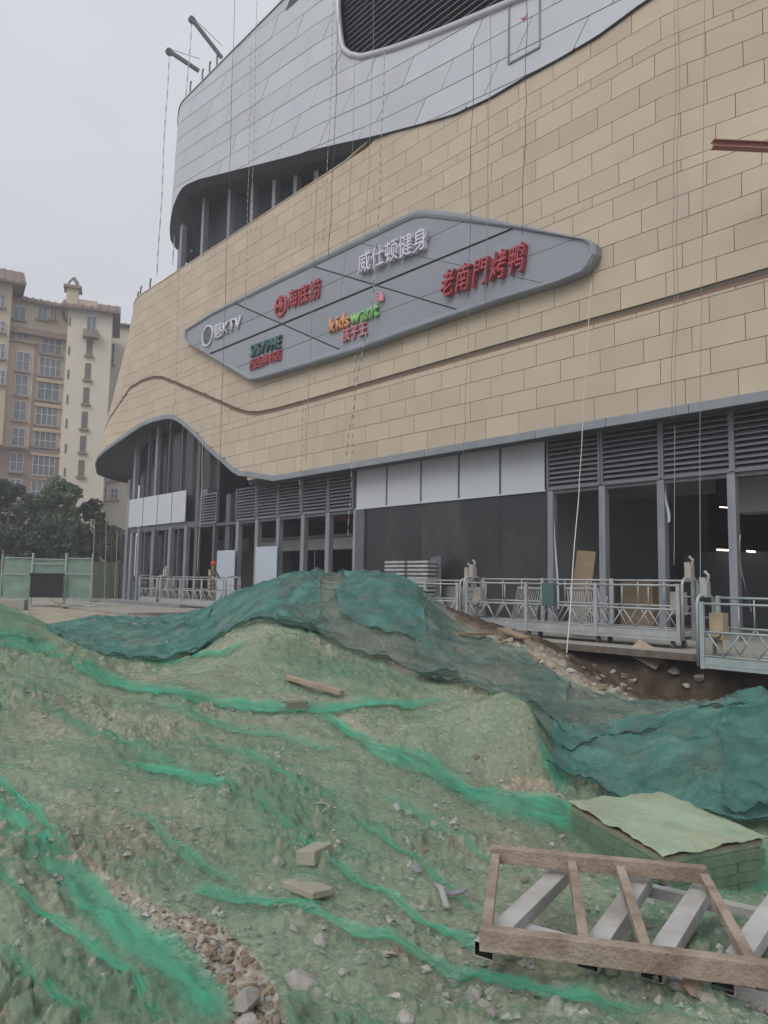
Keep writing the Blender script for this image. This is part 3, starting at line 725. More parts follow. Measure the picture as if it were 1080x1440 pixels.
    for z_ in (18.6, 19.9):
        p_, q_ = alu_pt(UCG - 3.0, z_, -1.25), alu_pt(UCG - 1.5, z_ + .3, -1.25); m = MB(); m.bar(p_, q_, .12, .12); mp(m.build('cross_beam', 'steel_post'))
    # louvres in the opening
    pts = []
    for q in np.concatenate([np.linspace(U_OL, U_OL + .6, 14), np.linspace(U_OL + .8, -6, 26)]): pts.append(alu_pt(q, z_open(q), .0))
    rim = MB(); rim.tube([alu_pt(U_OL, 27.5, 0)] + pts, .13, 8); mp(rim.build('opening_rim', 'alu', smooth=True))
    bk = MB(); Q = np.linspace(U_OL - .05, -5, 60)
    for k in range(59): bk.poly([(Q[k], YL + .36, max(z_open(max(Q[k], U_OL)) - .3, glow(Q[k]) + .6)), (Q[k + 1], YL + .36, max(z_open(Q[k + 1]) - .3, glow(Q[k + 1]) + .6)), (Q[k + 1], YL + .36, 28), (Q[k], YL + .36, 28)])
    mp(bk.build('opening_back', 'louvre_dark'))
    for k in range(40):
        z0 = 17.2 + k * .26
        # each slat begins where it clears the rim
        qs = [q for q in np.linspace(U_OL + .03, -6.5, 260) if z_open(q) + .02 < z0 - .02]
        if len(qs) < 4: continue
        m = MB(); a, b = min(qs), max(qs)
        m.poly([(a, YL + .05, z0), (b, YL + .05, z0), (b, YL + .25, z0 + .17), (a, YL + .25, z0 + .17)])
        m.poly([(a, YL + .05, z0 - .05), (b, YL + .05, z0 - .05), (b, YL + .05, z0), (a, YL + .05, z0)])
        mp(m.build('slat', 'steel_dark'))
    # hatch with a red mark
    fr = MB(); c = [on_y(x, y, YL - .02) for x, y in ((715, 90), (759, 66), (759, -30), (716, -6))]
    for k in range(4): fr.bar(c[k], c[(k + 1) % 4], .05, .05, up=(0, 1, 0))
    h = mp(fr.build('hatch_frame', 'steel_post'))
    a = on_y(737, 26, YL - .012); mk = MB(); mk.poly([a + Vector((-.14, 0, .10)), a + Vector((.0, 0, -.12)), a + Vector((.16, 0, .16)), a + Vector((.02, 0, .03))]); mp(mk.build('red_mark', 'red_letter'))
    # small dark notch at the top edge
    nb = MB(); c = [on_y(x, y, YG - .01) for x, y in ((401, 16), (419, 0), (470, -40), (407, -40), (407, 0))]; nb.poly(c); mp(nb.build('notch_opening', 'recess'))
    # storey above, set back, wider at the top
    up = MB(); S2 = np.linspace(-40, -2, 60)
    cx = ux(325, 20, 18)
    def up_pt(s, z):
        o_ = .55 * (z - GTOP); s0 = -24.6; r_ = 5
        if s >= s0: return Vector((s, 19.5 - o_, z))
        t = (s0 - s) / r_; return Vector((s0 - (r_ + o_) * math.sin(t), 19.5 + r_ - (r_ + o_) * math.cos(t), z))
    for k in range(len(S2) - 1):
        for (z0, z1) in ((GTOP - 1.5, GTOP + .5), (GTOP + .5, GTOP + 3), (GTOP + 3, GTOP + 6)):
            up.poly([up_pt(S2[k], z0), up_pt(S2[k + 1], z0), up_pt(S2[k + 1], z1), up_pt(S2[k], z1)])
    mp(up.build('upper_storey', 'soffit', smooth=True))
alu_cladding()

# ------------------------------------------------------------------ shop fronts
YF = 18.75
UE = ux(181, YF)                    # corner of the shop fronts
ZT0, ZT1 = 4.18, 5.8               # transom and head of the panels above it
def post(px, z0=0, z1=ZT0, w=.16, y=YF, mt='steel_post', py=760):
    u = ux(px, y, py); m = MB(); m.box((u - w / 2, y - .08, z0), (u + w / 2, y + .14, z1)); return mp(m.build('mullion', mt))
def louvre_bay(pa, pb, z0=ZT0 + .02, z1=ZT1):
    a, b = ux(pa, YF, 660), ux(pb, YF, 660); L_ = mp(link('louvre', None)); L_.location = (a, YF, z0)
    L_.matrix_parent_inverse = Matrix.Translation((24, -20, 0))
    f = MB(); W_ = b - a; h = z1 - z0
    for x in (0, W_): f.box((x - .035, -.12, 0), (x + .035, .03, h))
    f.box((0, -.11, -.03), (W_, .03, .03)); f.box((0.035, .1, 0), (W_ - .035, .12, h), 1)
    f.build('louvre_frame', ['louvre', 'louvre_dark'], L_)
    n = 11; sm = MB(); g = h / n
    sm.poly([(0.04, -.10, 0), (W_ - .04, -.10, 0), (W_ - .04, .05, g * .62), (.04, .05, g * .62)]); sm.poly([(0.04, -.10, -.035), (W_ - .04, -.10, -.035), (W_ - .04, -.10, 0), (.04, -.10, 0)])
    sm.poly([(0.04, -.10, -.035), (.04, .05, g * .62 - .035), (W_ - .04, .05, g * .62 - .035), (W_ - .04, -.10, -.035)])
    me = sm.mesh('slat', 'louvre')
    for k in range(n):
        o = link('slat', me, L_); o.location = (0, 0, .05 + k * g); o.rotation_euler = (rnd.uniform(-.03, .03), rnd.uniform(-.003, .003), 0)
for a, b in ((773, 845), (849, 930), (934, 1030), (1034, 1150)): louvre_bay(a, b)
for a, b in ((337, 364), (366, 394), (396, 427), (429, 464), (466, 500)): louvre_bay(a, b)
louvre_bay(286, 309)
for px in (776, 849, 932, 1032, 1152): post(px, w=.2)
for px in (392, 427, 462, 335, 362): post(px, w=.26)
post(500, w=.16); post(508, w=.5, mt='steel_dark')
WP = [503, 546, 594, 647, 705, 769]
for k in range(5):
    a, b = ux(WP[k], YF, 650), ux(WP[k + 1], YF, 650); m = MB(); m.box((a + .05, YF - .06, ZT0 + .03), (b - .05, YF - .02, ZT1)); mp(m.build('white_panel', 'white_panel'))
    m = MB(); m.box((a + .004, YF + .0, 0.05), (b - .004, YF + .03, ZT0 - .03)); mp(m.build('glass_pane', 'dark_glass'))
    m = MB(); m.box((a - .05, YF - .05, ZT0 + .03), (a + .05, YF + .01, ZT1)); mp(m.build('mullion', 'steel_dark'))
a, b = ux(503, YF, 650), ux(769, YF, 650); m = MB(); m.box((a, YF - .09, ZT0 - .025), (b, YF, ZT0 + .027)); mp(m.build('transom', 'white_panel'))
m = MB(); m.box((ux(286, YF, 700), YF - .04, ZT0 - .14), (a - .01, YF + .12, ZT0 - .015)); mp(m.build('transom', 'steel_dark'))
m = MB(); m.box((b + .01, YF - .04, ZT0 - .12), (-2, YF + .12, ZT0 - .015)); mp(m.build('transom', 'steel_dark'))
# wall strip between panel heads and soffit
m = MB(); m.box((-29, YF + .13, ZT1 - .1), (-1.5, YF + .3, 6.6)); mp(m.build('head_wall', 'steel_dark'))
# protective film hanging from the posts
for px, z0, z1, dx in ((780, .6, 3.9, .10), (852, .35, 1.0, .10), (937, 3.0, 3.95, .06), (1040, .75, 2.6, .22)):
    u = ux(px, YF - .1); m = MB(); n = 8
    for k in range(n):
        t0, t1 = k / n, (k + 1) / n; w0 = .05 + .05 * math.sin(3 * t0 + px); w1 = .05 + .05 * math.sin(3 * t1 + px)
        p0 = u + dx * (1 - t0) ** 2 + .02 * math.sin(7 * t0); p1 = u + dx * (1 - t1) ** 2 + .02 * math.sin(7 * t1)
        m.poly([(p0, YF - .12, z0 + (z1 - z0) * t0), (p0 + w0, YF - .16, z0 + (z1 - z0) * t0), (p1 + w1, YF - .16, z0 + (z1 - z0) * t1), (p1, YF - .12, z0 + (z1 - z0) * t1)])
    mp(m.build('film_strip', 'white_panel'))
# arch glazing on the left: posts up to the curved soffit
for px, z1, w_ in ((186, 9.6, .34), (205, 10.4, .14), (216, 10.4, .28), (234, 10.4, .14), (252, 10.2, .14), (277, 9.0, .3), (321, 5.6, .4)):
    post(px, 0, z1, w_, YF + .15, 'steel_post' if px in (186, 216) else 'steel_dark')
post(179, 0, 7.6, .4, YF + .5); post(196, 0, ZT0 + .2, .26); post(240, 0, ZT0, .3); post(218, 0, ZT0, .18, mt='steel_dark'); post(262, 0, ZT0, .3); post(302, 0, ZT0, .2, mt='steel_dark')
AP = [183, 203, 223, 243, 263]
for k in range(4):
    a, b = ux(AP[k], YF, 700), ux(AP[k + 1], YF, 700); m = MB(); m.box((a + .05, YF - .05, ZT0 + .25), (b - .05, YF - .01, 6.15)); mp(m.build('white_panel', 'white_panel'))
m = MB(); m.box((ux(268, YF), YF + .2, ZT0 + .1), (ux(284, YF), YF + .3, 6.1)); mp(m.build('board_panel', 'interior_pale'))
m = MB(); m.box((ux(318, YF), YF + .3, ZT0 + .2), (ux(335, YF), YF + .4, 5.75)); mp(m.build('board_panel', 'interior'))
m = MB(); m.box((ux(181, YF), YF + .05, ZT0 - .1), (ux(286, YF), YF + .25, ZT0 + .24)); mp(m.build('transom', 'steel_dark'))
# end wall turning the corner
uc = ux(178, YF)
for k, y in enumerate((20.2, 22.0, 24.0, 26.5)):
    m = MB(); m.box((uc - .5, y - .12, 0), (uc - .25, y + .12, 8.4)); mp(m.build('mullion', 'steel_dark'))
for k in range(2):
    m = MB(); m.box((uc - .62, 22.2 + k * 3.6, 4.4), (uc - .55, 25.6 + k * 3.6, 6.1)); mp(m.build('white_panel', 'interior_pale'))
# interior: floors, partitions, ceiling, ducts
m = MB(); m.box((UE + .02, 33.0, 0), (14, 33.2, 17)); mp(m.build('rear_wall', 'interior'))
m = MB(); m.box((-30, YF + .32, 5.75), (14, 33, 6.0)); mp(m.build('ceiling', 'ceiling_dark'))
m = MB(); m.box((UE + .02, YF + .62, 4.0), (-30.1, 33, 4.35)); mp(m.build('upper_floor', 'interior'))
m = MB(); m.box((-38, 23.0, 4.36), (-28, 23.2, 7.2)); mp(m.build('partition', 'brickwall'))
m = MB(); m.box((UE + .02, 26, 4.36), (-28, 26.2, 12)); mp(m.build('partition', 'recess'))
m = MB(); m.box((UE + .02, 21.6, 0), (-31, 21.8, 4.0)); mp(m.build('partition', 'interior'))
for x in (-39, -36.5, -34): 
    m = MB(); m.box((x, 21.52, 2.9), (x + 1.5, 21.59, 3.6)); mp(m.build('transom_window', 'interior_pale'))
m = MB(); m.box((ux(776, 19.4), 19.3, 0), (ux(776, 19.4) + .15, 30, 5.7)); mp(m.build('partition', 'interior_pale'))
m = MB(); m.box((ux(800, 25), 25, 0), (ux(878, 25), 25.2, 5.7)); mp(m.build('partition', 'interior'))
m = MB(); m.box((ux(960, 27), 27, 0), (14, 27.2, 2.6)); mp(m.build('partition', 'interior_pale'))
m = MB(); m.box((ux(878, 29), 29, 0), (ux(955, 29), 29.2, 2.2)); mp(m.build('partition', 'interior'))
m = MB(); m.box((ux(865, 23), 22.4, 4.3), (ux(1000, 23), 23.4, 4.95)); mp(m.build('air_duct', 'duct'))
m = MB(); m.box((ux(1042, 21), 20.6, 3.35), (ux(1150, 21), 21.4, 4.3)); m.box((ux(1042, 21), 20.4, 4.32), (ux(1150, 21), 21.6, 4.5)); m.box((ux(1042, 21), 20.7, 4.52), (ux(1060, 21), 21.3, 5.7)); mp(m.build('air_duct', 'duct'))
m = MB(); m.box((ux(372, 20.5), 20.3, 2.75), (ux(503, 20.5), 20.8, 3.25)); mp(m.build('beam', 'duct'))
m = MB(); m.box((ux(372, 20.5), 20.2, 3.27), (ux(503, 20.5), 20.9, 3.4)); mp(m.build('beam_flange', 'interior_pale'))
m = MB(); m.box((ux(420, 24), 24, 0), (ux(503, 24), 24.1, 1.55)); mp(m.build('partition', 'interior_pale'))
for a, b, py in ((1008, 1027, 773), (1050, 1062, 775), (1012, 1026, 713)):
    p, q = on_y(a, py, 26.6), on_y(b, py + 1, 26.6); m = MB(); m.tube([p, q], .03 if py > 720 else .018, 8); mp(m.build('lamp_tube', 'lamp_tube'))
p = on_y(818, 775, 19.6); m = MB(); m.box((p.x - .3, 19.55, .95), (p.x + .15, 19.65, 1.5)); mp(m.build('fire_cabinet', 'red_paint'))
# end wall and dark glazing behind the arch
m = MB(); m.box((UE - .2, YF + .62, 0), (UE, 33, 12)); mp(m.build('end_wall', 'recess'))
m = MB(); m.box((UE, YF + .55, 4.36), (ux(292, YF), YF + .6, 9.8)); mp(m.build('glass_pane', 'dark_glass'))
m = MB(); m.box((UE, YF + .5, .02), (ux(240, YF), YF + .54, 3.9)); mp(m.build('glass_pane', 'dark_glass'))
# parapet stubs
for s_ in (UCS - 2.7, UCS - 1.8, UCS - .7, UCS + .8):
    q = stone_pt(s_, ztop(s_), -.2); m = MB(); m.tube([q - Vector((0, 0, .3)), q + Vector((0, 0, .65)), q + Vector((.1, 0, .85))], .05, 6); mp(m.build('parapet_stub', 'steel_dark'))
for s_ in (UCG + .3, UCG + 1.7, UCG + 2.5, UCG + 3.3):
    q = alu_pt(s_, GTOP, -.2); m = MB(); m.tube([q - Vector((0, 0, .3)), q + Vector((0, 0, .9)), q + Vector((.08, 0, 1.05))], .05, 6); mp(m.build('parapet_stub', 'steel_dark'))

# ================================================================== THE SIGN
YSG = 17.72
sign = thing('facade_sign', 'large grey lozenge-shaped tenant sign with raised letters on the stone wall', 'sign', tuple(on_y(560, 420, YSG)))
SINV = Matrix.Translation(-sign.location)
def sp(o): o.parent = sign; o.matrix_parent_inverse = SINV; return o
OUT = [(263, 466), (300, 443), (400, 394), (500, 346), (570, 312), (585, 306), (600, 305), (640, 310), (720, 321), (820, 338), (828, 344), (828, 356), (820, 370), (812, 380), (780, 393), (700, 417), (600, 450), (500, 485), (400, 517), (365, 528),
       (355, 529), (345, 524), (300, 500), (268, 483), (262, 476)]
def clip(poly, a, b, side, off):
    """keep the part of a pixel polygon on one side of the line a-b"""
    nx, ny = b[1] - a[1], -(b[0] - a[0]); l = math.hypot(nx, ny); nx /= l; ny /= l
    d = [side * ((p[0] - a[0]) * nx + (p[1] - a[1]) * ny) - off for p in poly]; r = []
    for i in range(len(poly)):
        j = (i + 1) % len(poly)
        if d[i] >= 0: r.append(poly[i])
        if (d[i] >= 0) != (d[j] >= 0):
            t = d[i] / (d[i] - d[j]); r.append((poly[i][0] + t * (poly[j][0] - poly[i][0]), poly[i][1] + t * (poly[j][1] - poly[i][1])))
    return r
LINES = [((297, 497), (720, 322), 1.5), ((338, 430), (474, 490), 1.0), ((448, 377), (638, 434), 1.0), ((344, 454), (645, 315), .35), ((335, 516), (798, 340), .35), ((514, 344), (759, 397), .35)]
polys = [OUT]
for a, b, g in LINES:
    nw = []
    for p in polys:
        for sd_ in (1, -1):
            q = clip(p, a, b, sd_, g)
            if len(q) >= 3: nw.append(q)
    polys = nw
for p in polys:
    f = [on_y(x, y, YSG) for x, y in p]
    ar = sum((f[i].x * f[(i + 1) % len(f)].z - f[(i + 1) % len(f)].x * f[i].z) for i in range(len(f))) / 2
    if abs(ar) < .02: continue
    if ar < 0: f = f[::-1]
    m = MB(); m.poly(f); bk = [v + Vector((0, .03, 0)) for v in f]
    for i in range(len(f)): j = (i + 1) % len(f); m.poly([f[j], f[i], bk[i], bk[j]])
    sp(m.build('sign_panel', 'sign_panel'))
f = [on_y(x, y, YSG) for x, y in OUT]
m = MB(); m.poly([v + Vector((0, .06, 0)) for v in reversed(f)]); sp(m.build('sign_back', 'sign_dark'))
m = MB(); cen = sum(f, Vector()) / len(f)
def off(v, d): 
    w_ = (v - cen); w_ = Vector((w_.x / 10, 0, w_.z / 3)).normalized(); return v + w_ * d
N_ = len(f)
for prof in ([(.0, -.04, .0, .10), (.0, -.04, .10, -.09), (.10, -.09, .20, -.09), (.20, -.09, .27, -.02), (.27, -.02, .27, .27)],):
    for (d0, y0, d1, y1) in prof:
        for i in range(N_):
            j = (i + 1) % N_
            m.poly([off(f[i], d0) + Vector((0, y0, 0)), off(f[j], d0) + Vector((0, y0, 0)), off(f[j], d1) + Vector((0, y1, 0)), off(f[i], d1) + Vector((0, y1, 0))])
sp(m.build('sign_rim', 'sign_rim'))
def glyph(ch, bold, ext, slant=0):
    cu = bpy.data.curves.new('t', 'FONT'); cu.body = ch; cu.size = 1; cu.extrude = .0; cu.offset = bold if ord(ch) < 1000 else 0; cu.resolution_u = 3; cu.shear = slant
    ob = bpy.data.objects.new('t', cu); COL.objects.link(ob); bpy.context.view_layer.update()
    me = bpy.data.meshes.new_from_object(ob.evaluated_get(bpy.context.evaluated_depsgraph_get()))
    bpy.data.objects.remove(ob, do_unlink=True); bpy.data.curves.remove(cu)
    return me
def lettering(txt, l, r, hpx, mats, bold=.012, depth=.10, slant=0, name='letter'):
    """raised letters between two photo points at mid height; one object for each character"""
    A, B_ = on_y(l[0], l[1], YSG - .02), on_y(r[0], r[1], YSG - .02)
    h = hpx * ((A.x ** 2 + A.y ** 2) ** .5 / math.hypot(ray(*l).x, ray(*l).y)) / FPX * 1.0
    ms = [glyph(c, bold, 0, slant) for c in txt]; bb = []
    for me in ms:
        v = np.empty(len(me.vertices) * 3); me.vertices.foreach_get('co', v); v = v.reshape(-1, 3); bb.append((v[:, 0].min(), v[:, 0].max(), v[:, 1].min(), v[:, 1].max()))
    y0 = min(b[2] for b in bb); y1 = max(b[3] for b in bb); tot = sum(b[1] - b[0] + .07 for b in bb) - .07; sx = (B_.x - A.x) / tot; sy = h / (y1 - y0); x = A.x
    for k, (me, b) in enumerate(zip(ms, bb)):
        t = (x - A.x) / (B_.x - A.x); zc = A.z + (B_.z - A.z) * (t + .5 * (b[1] - b[0]) * sx / (B_.x - A.x))
        bm = bmesh.new(); bm.from_mesh(me)
        for v in bm.verts: v.co = Vector((x + (v.co.x - b[0]) * sx, A.y - depth, zc + (v.co.y - (y0 + y1) / 2) * sy))
        g = bmesh.ops.extrude_face_region(bm, geom=list(bm.faces))
        for e in g['geom']:
            if isinstance(e, bmesh.types.BMVert): e.co.y += depth
        bmesh.ops.recalc_face_normals(bm, faces=bm.faces)
        m2 = bpy.data.meshes.new(name); bm.to_mesh(m2); bm.free(); m2.materials.append(M[mats[k] if isinstance(mats, list) else mats]); bpy.data.meshes.remove(me)
        sp(link(name, m2)); x += (b[1] - b[0] + .07) * sx
def ring(px, py, rpx, wpx, mt, disc=None, name='emblem_ring'):
    c = on_y(px, py, YSG - .1); k = c.length / ray(px, py).length / FPX; ro, ri = rpx * k, (rpx - wpx) * k; m = MB(); n = 28
    for i in range(n):
        a, b = 2 * math.pi * i / n, 2 * math.pi * (i + 1) / n
        P = lambda r_, t, y: c + Vector((r_ * math.cos(t), y, r_ * math.sin(t)))
        m.poly([P(ri, a, 0), P(ri, b, 0), P(ro, b, 0), P(ro, a, 0)]); m.poly([P(ro, a, 0), P(ro, b, 0), P(ro, b, .1), P(ro, a, .1)]); m.poly([P(ri, b, 0), P(ri, a, 0), P(ri, a, .1), P(ri, b, .1)])
    o = sp(m.build(name, mt))
    if disc:
        m = MB(); m.poly([c + Vector((ri * math.cos(2 * math.pi * i / n), .05, ri * math.sin(2 * math.pi * i / n))) for i in range(n)]); sp(m.build('emblem_disc', disc))
ring(291, 472, 15, 2.2, 'white_letter', 'steel_dark')
lettering('KTV', (285, 475), (297, 469), 7, 'sign_rim', .0, .02)
lettering('魅KTV', (303, 467), (340, 452), 22, 'white_letter', .006)
ring(394, 430, 15, 3.0, 'red_letter')
lettering('Hi', (389, 433), (399, 428), 19, 'red_letter', .02)
lettering('海底捞', (406, 423), (452, 405), 27, 'red_letter', .009)
lettering('威仕顿健身', (509, 373), (605, 335), 30, 'white_letter', .012, .2)
lettering('SISYPHE', (354, 495), (397, 480), 18, 'green_dark_letter', .02, .1, .1)
lettering('西西弗书店', (353, 514), (397, 498), 15, 'red_letter', .008)
lettering('kidswant', (465, 459), (534, 434), 21, ['orange_letter'] * 4 + ['lime_letter'] * 4, .025)
lettering('孩子王', (483, 473), (518, 461), 19, 'pink_letter', .012)
for k, r_ in enumerate((4, 8, 12)):
    c = on_y(530, 424, YSG - .1); q = c.length / ray(530, 424).length / FPX; m = MB()
    m.tube([c + Vector((r_ * q * math.cos(t), 0, r_ * q * math.sin(t))) for t in np.linspace(-.2, 1.5, 9)], .05, 6); sp(m.build('emblem_arc', 'pink_letter'))
lettering('老南門烤鸭', (624, 403), (743, 361), 37, 'red_letter', .014, .2, .25)

# ================================================================== FLATS, TREES AND FAR THINGS
def far_plane(px, py, D, yaw):
    """vertical plane through the ray of a pixel at a depth, running to the right along yaw"""
    P = at_depth(px, py, D); e = RT * math.cos(yaw) + FW * math.sin(yaw); n = Vector((-e.y, e.x, 0))
    if n.dot(FW) < 0: n = -n
    return P, e, n
def hit_plane(pl, px, py):
    P, e, n = pl; d = ray(px, py); o = Vector((0, 0, EYE)); t = (P - o).dot(n) / d.dot(n); q = o + d * t
    return (q - P).dot(e), q.z
class Facade:
    """a far house front: local x along the front, y into the house"""
    def __init__(s, name, label, cat, px, D, yaw, group=None):
        s.pl = far_plane(px, 800, D, yaw); P, e, n = s.pl
        s.o = thing(name, label, cat, (P.x, P.y, 0), math.atan2(e.y, e.x), group)
    def q(s, px, py): return hit_plane(s.pl, px, py)
    def box(s, nm, mt, x0, x1, y0, y1, z0, z1, parent=None):
        m = MB(); m.box((x0, y0, z0), (x1, y1, z1)); return m.build(nm, mt, parent or s.o)
    def window(s, px0, py0, px1, py1, nx, ny, y=0.0, sill=True, shutter=False, wfix=None):
        (x0, za), (x1, zb) = s.q(px0, (py0 + py1) / 2), s.q(px1, (py0 + py1) / 2)
        xc = (x0 + x1) / 2; z1 = s.q((px0 + px1) / 2, py0)[1]; z0 = s.q((px0 + px1) / 2, py1)[1]
        if shutter:
            w_ = s.box('window', 'shutter', x0, x1, y - .06, y - .01, z0, z1)
        else:
            w_ = s.box('window', 'far_glass', x0, x1, y - .03, y - .01, z0, z1); f = MB(); t = .07
            for k in range(nx + 1):
                x = x0 + (x1 - x0) * k / nx; f.box((x - t / 2, y - .10, z0), (x + t / 2, y - .03, z1))
            for k in range(ny + 1):
                z = z0 + (z1 - z0) * k / ny; f.box((x0, y - .095, z - t / 2), (x1, y - .035, z + t / 2))
            f.build('window_frame', 'white_frame', w_)
        if sill: s.box('window_sill', 'far_trim', x0 - .2, x1 + .2, y - .35, y - .0, z0 - .3, z0 - .06, w_)
        return w_
    def roof(s, x0, x1, y0, y1, z, h, over=.8, nm='roof'):
        m = MB(); a, b, c, d = x0 - over, x1 + over, y0 - over, y1 + over
        m.poly([(a, c, z), (b, c, z), (b, (c + d) / 2, z + h), (a, (c + d) / 2, z + h)]); m.poly([(b, d, z), (a, d, z), (a, (c + d) / 2, z + h), (b, (c + d) / 2, z + h)])
        m.poly([(a, c, z), (a, (c + d) / 2, z + h), (a, d, z)]); m.poly([(b, c, z), (b, d, z), (b, (c + d) / 2, z + h)]); m.poly([(a, c, z - .01), (a, d, z - .01), (b, d, z - .01), (b, c, z - .01)])
        m.poly([(a, c, z), (a, c, z - .25), (b, c, z - .25), (b, c, z)])
        o = m.build(nm, 'roof_tile', s.o)
        rb = MB(); n = int((b - a) / .9)
        for k in range(n):
            x = a + (k + .5) * (b - a) / n; rb.tube([(x, c, z + .02), (x, (c + d) / 2, z + h + .02)], .12, 5)
        rb.build('tile_row', 'roof_tile', o)
        return o
# --- beige block
A = Facade('apartment_block', 'beige apartment block with white-framed windows and brown brick base', 'building', 60, 92, R(30))
xl, xr = A.q(-150, 700)[0], A.q(98, 500)[0]; ztopA = A.q(60, 428)[1]; zbr = A.q(40, 634)[1]
A.box('wall', 'beige_wall', xl, xr, 0, 14, zbr, ztopA); A.box('brick_base', 'brown_wall', xl, xr, -.05, 14, -.5, zbr)
A.roof(xl, xr, 0, 14, ztopA, 3.0)
zb = A.q(60, 470)[1]; A.box('cornice', 'far_trim', xl, xr, -.9, -.01, zb - .5, zb + .2)
zb2 = A.q(40, 628)[1]; A.box('cornice', 'far_trim', xl, xr, -.35, -.06, zb2 - .1, zb2 + .2)
# projecting bay
bx0, bx1 = A.q(-120, 640)[0], A.q(44, 560)[0]; bz = A.q(25, 483)[1]
A.box('bay', 'beige_pink', bx0, bx1, -.5, -.01, zbr + .2, bz); A.box('bay_cornice', 'far_trim', bx0 - .3, bx1 + .3, -.9, -.01, bz, bz + .45)
l0, l1 = A.q(-150, 600)[0], A.q(14, 450)[0]; lz = A.q(8, 405)[1]
A.box('stair_tower', 'beige_wall', l0, l1, -1.6, 8, zbr + .2, lz); A.roof(l0, l1, -1.6, 8, lz, 3.6, 1.4)
for k, (y0, y1) in enumerate(((497, 523), (529, 557), (566, 592), (603, 628), (637, 663), (674, 700))):
    dx = -k * 2.2
    A.window(23 + dx, y0, 41 + dx, y1, 2, 2, -.52 if k < 4 else -.07)
    A.window(55 + dx * 1.05, y0 + 3 if k else 504, 86 + dx * 1.05, y1 + 6, 4 if k != 1 else 3, 2, -.02 if k < 4 else -.07)
A.window(25, 464, 41, 479, 2, 1, -.02); A.window(58, 472, 87, 498, 3, 2, -.02)
for x0, x1 in ((19, 36), (53, 66), (71, 80)): A.window(x0, 431, x1, 449, 2, 1, -.02)
for y0, y1 in ((420, 437), (457, 472), (488, 508), (525, 544)): A.window(-6, y0, 6, y1, 2, 2, -1.62 if y0 < 500 else -1.62)
for k in range(5):
    dx = -k * 2.2; y = (530, 565, 600, 634, 668)[k]; (a, z0) = A.q(50 + dx, y + 2); (b, z1) = A.q(92 + dx, y); A.box('floor_band', 'beige_pink', a, b, -.3, -.01, z0 - .35, z0 + .1)
# --- cream tower
T = Facade('stair_tower_house', 'cream tower of the flats with tiled roof and a small open turret', 'building', 116, 89, R(20))
x0, x1 = T.q(89, 560)[0], T.q(152, 560)[0]; zt = T.q(120, 436)[1]
T.box('wall', 'cream_wall', x0, x1, 0, 9, -.5, zt); T.roof(x0, x1, 0, 9, zt, 2.6, .9)
for k, (y0, y1) in enumerate(((478, 499), (511, 533), (545, 567), (579, 602), (613, 635), (647, 669))):
    dx = -k * 2.3; T.window(121.5 + dx, y0, 130 + dx, y1, 1, 1, 0, True, True)
T.window(122, 445, 135, 468, 2, 1, 0); a, z = T.q(117, 471); b, _ = T.q(139, 471); T.box('balcony', 'far_trim', a, b, -1.0, -.01, z - .4, z + .5)
for k, (y0, y1) in enumerate(((446, 458), (487, 499), (520, 533), (555, 568), (589, 602), (624, 637), (658, 670))):
    dx = -k * 1.2; T.window(97 + dx, y0, 99.5 + dx, y1, 1, 1, 0, False, True)
c0, c1 = T.q(92, 420)[0], T.q(109, 420)[0]; cz0, cz1 = zt - .5, T.q(100, 401)[1]
tr = T.box('turret', 'beige_wall', c0, c1, 1.0, 2.6, cz0, cz1); T.box('turret_cap', 'far_trim', c0 - .35, c1 + .35, .65, 2.95, cz1, cz1 + .35, tr)
m = MB(); cc = (c0 + c1) / 2; ztp = T.q(103, 383)[1]
m.tube([(cc - .55, 1.8, cz1 + .3), (cc - .5, 1.8, cz1 + 1.0), (cc, 1.8, ztp)], .14, 5); m.tube([(cc + .45, 1.8, cz1 + .3), (cc + .45, 1.8, cz1 + 1.0), (cc, 1.8, ztp)], .24, 5); m.build('finial_arch', 'far_trim', tr)
pp = T.box('roof_parapet', 'beige_pink', c1, T.q(137, 420)[0], 1.2, 2.2, zt, T.q(120, 417)[1])
# --- wing to the right, mostly behind the mall
Wn = Facade('apartment_wing', 'narrow cream wing of the flats beside the mall arch', 'building', 162, 100, R(20))
x0, x1 = Wn.q(140, 560)[0], Wn.q(200, 560)[0]; zt2 = Wn.q(160, 455)[1]
Wn.box('wall', 'cream_wall', x0, x1, 0, 9, -.5, zt2); Wn.roof(x0, x1, 0, 9, zt2, 1.5, .6)
Wn.window(151, 483, 161, 512, 2, 2, 0)
for y0, y1 in ((664, 676), (685, 703)): Wn.window(140, y0, 150, y1, 2, 2, 0); Wn.window(156, y0 + 2, 166, y1 - 1, 2, 2, 0)

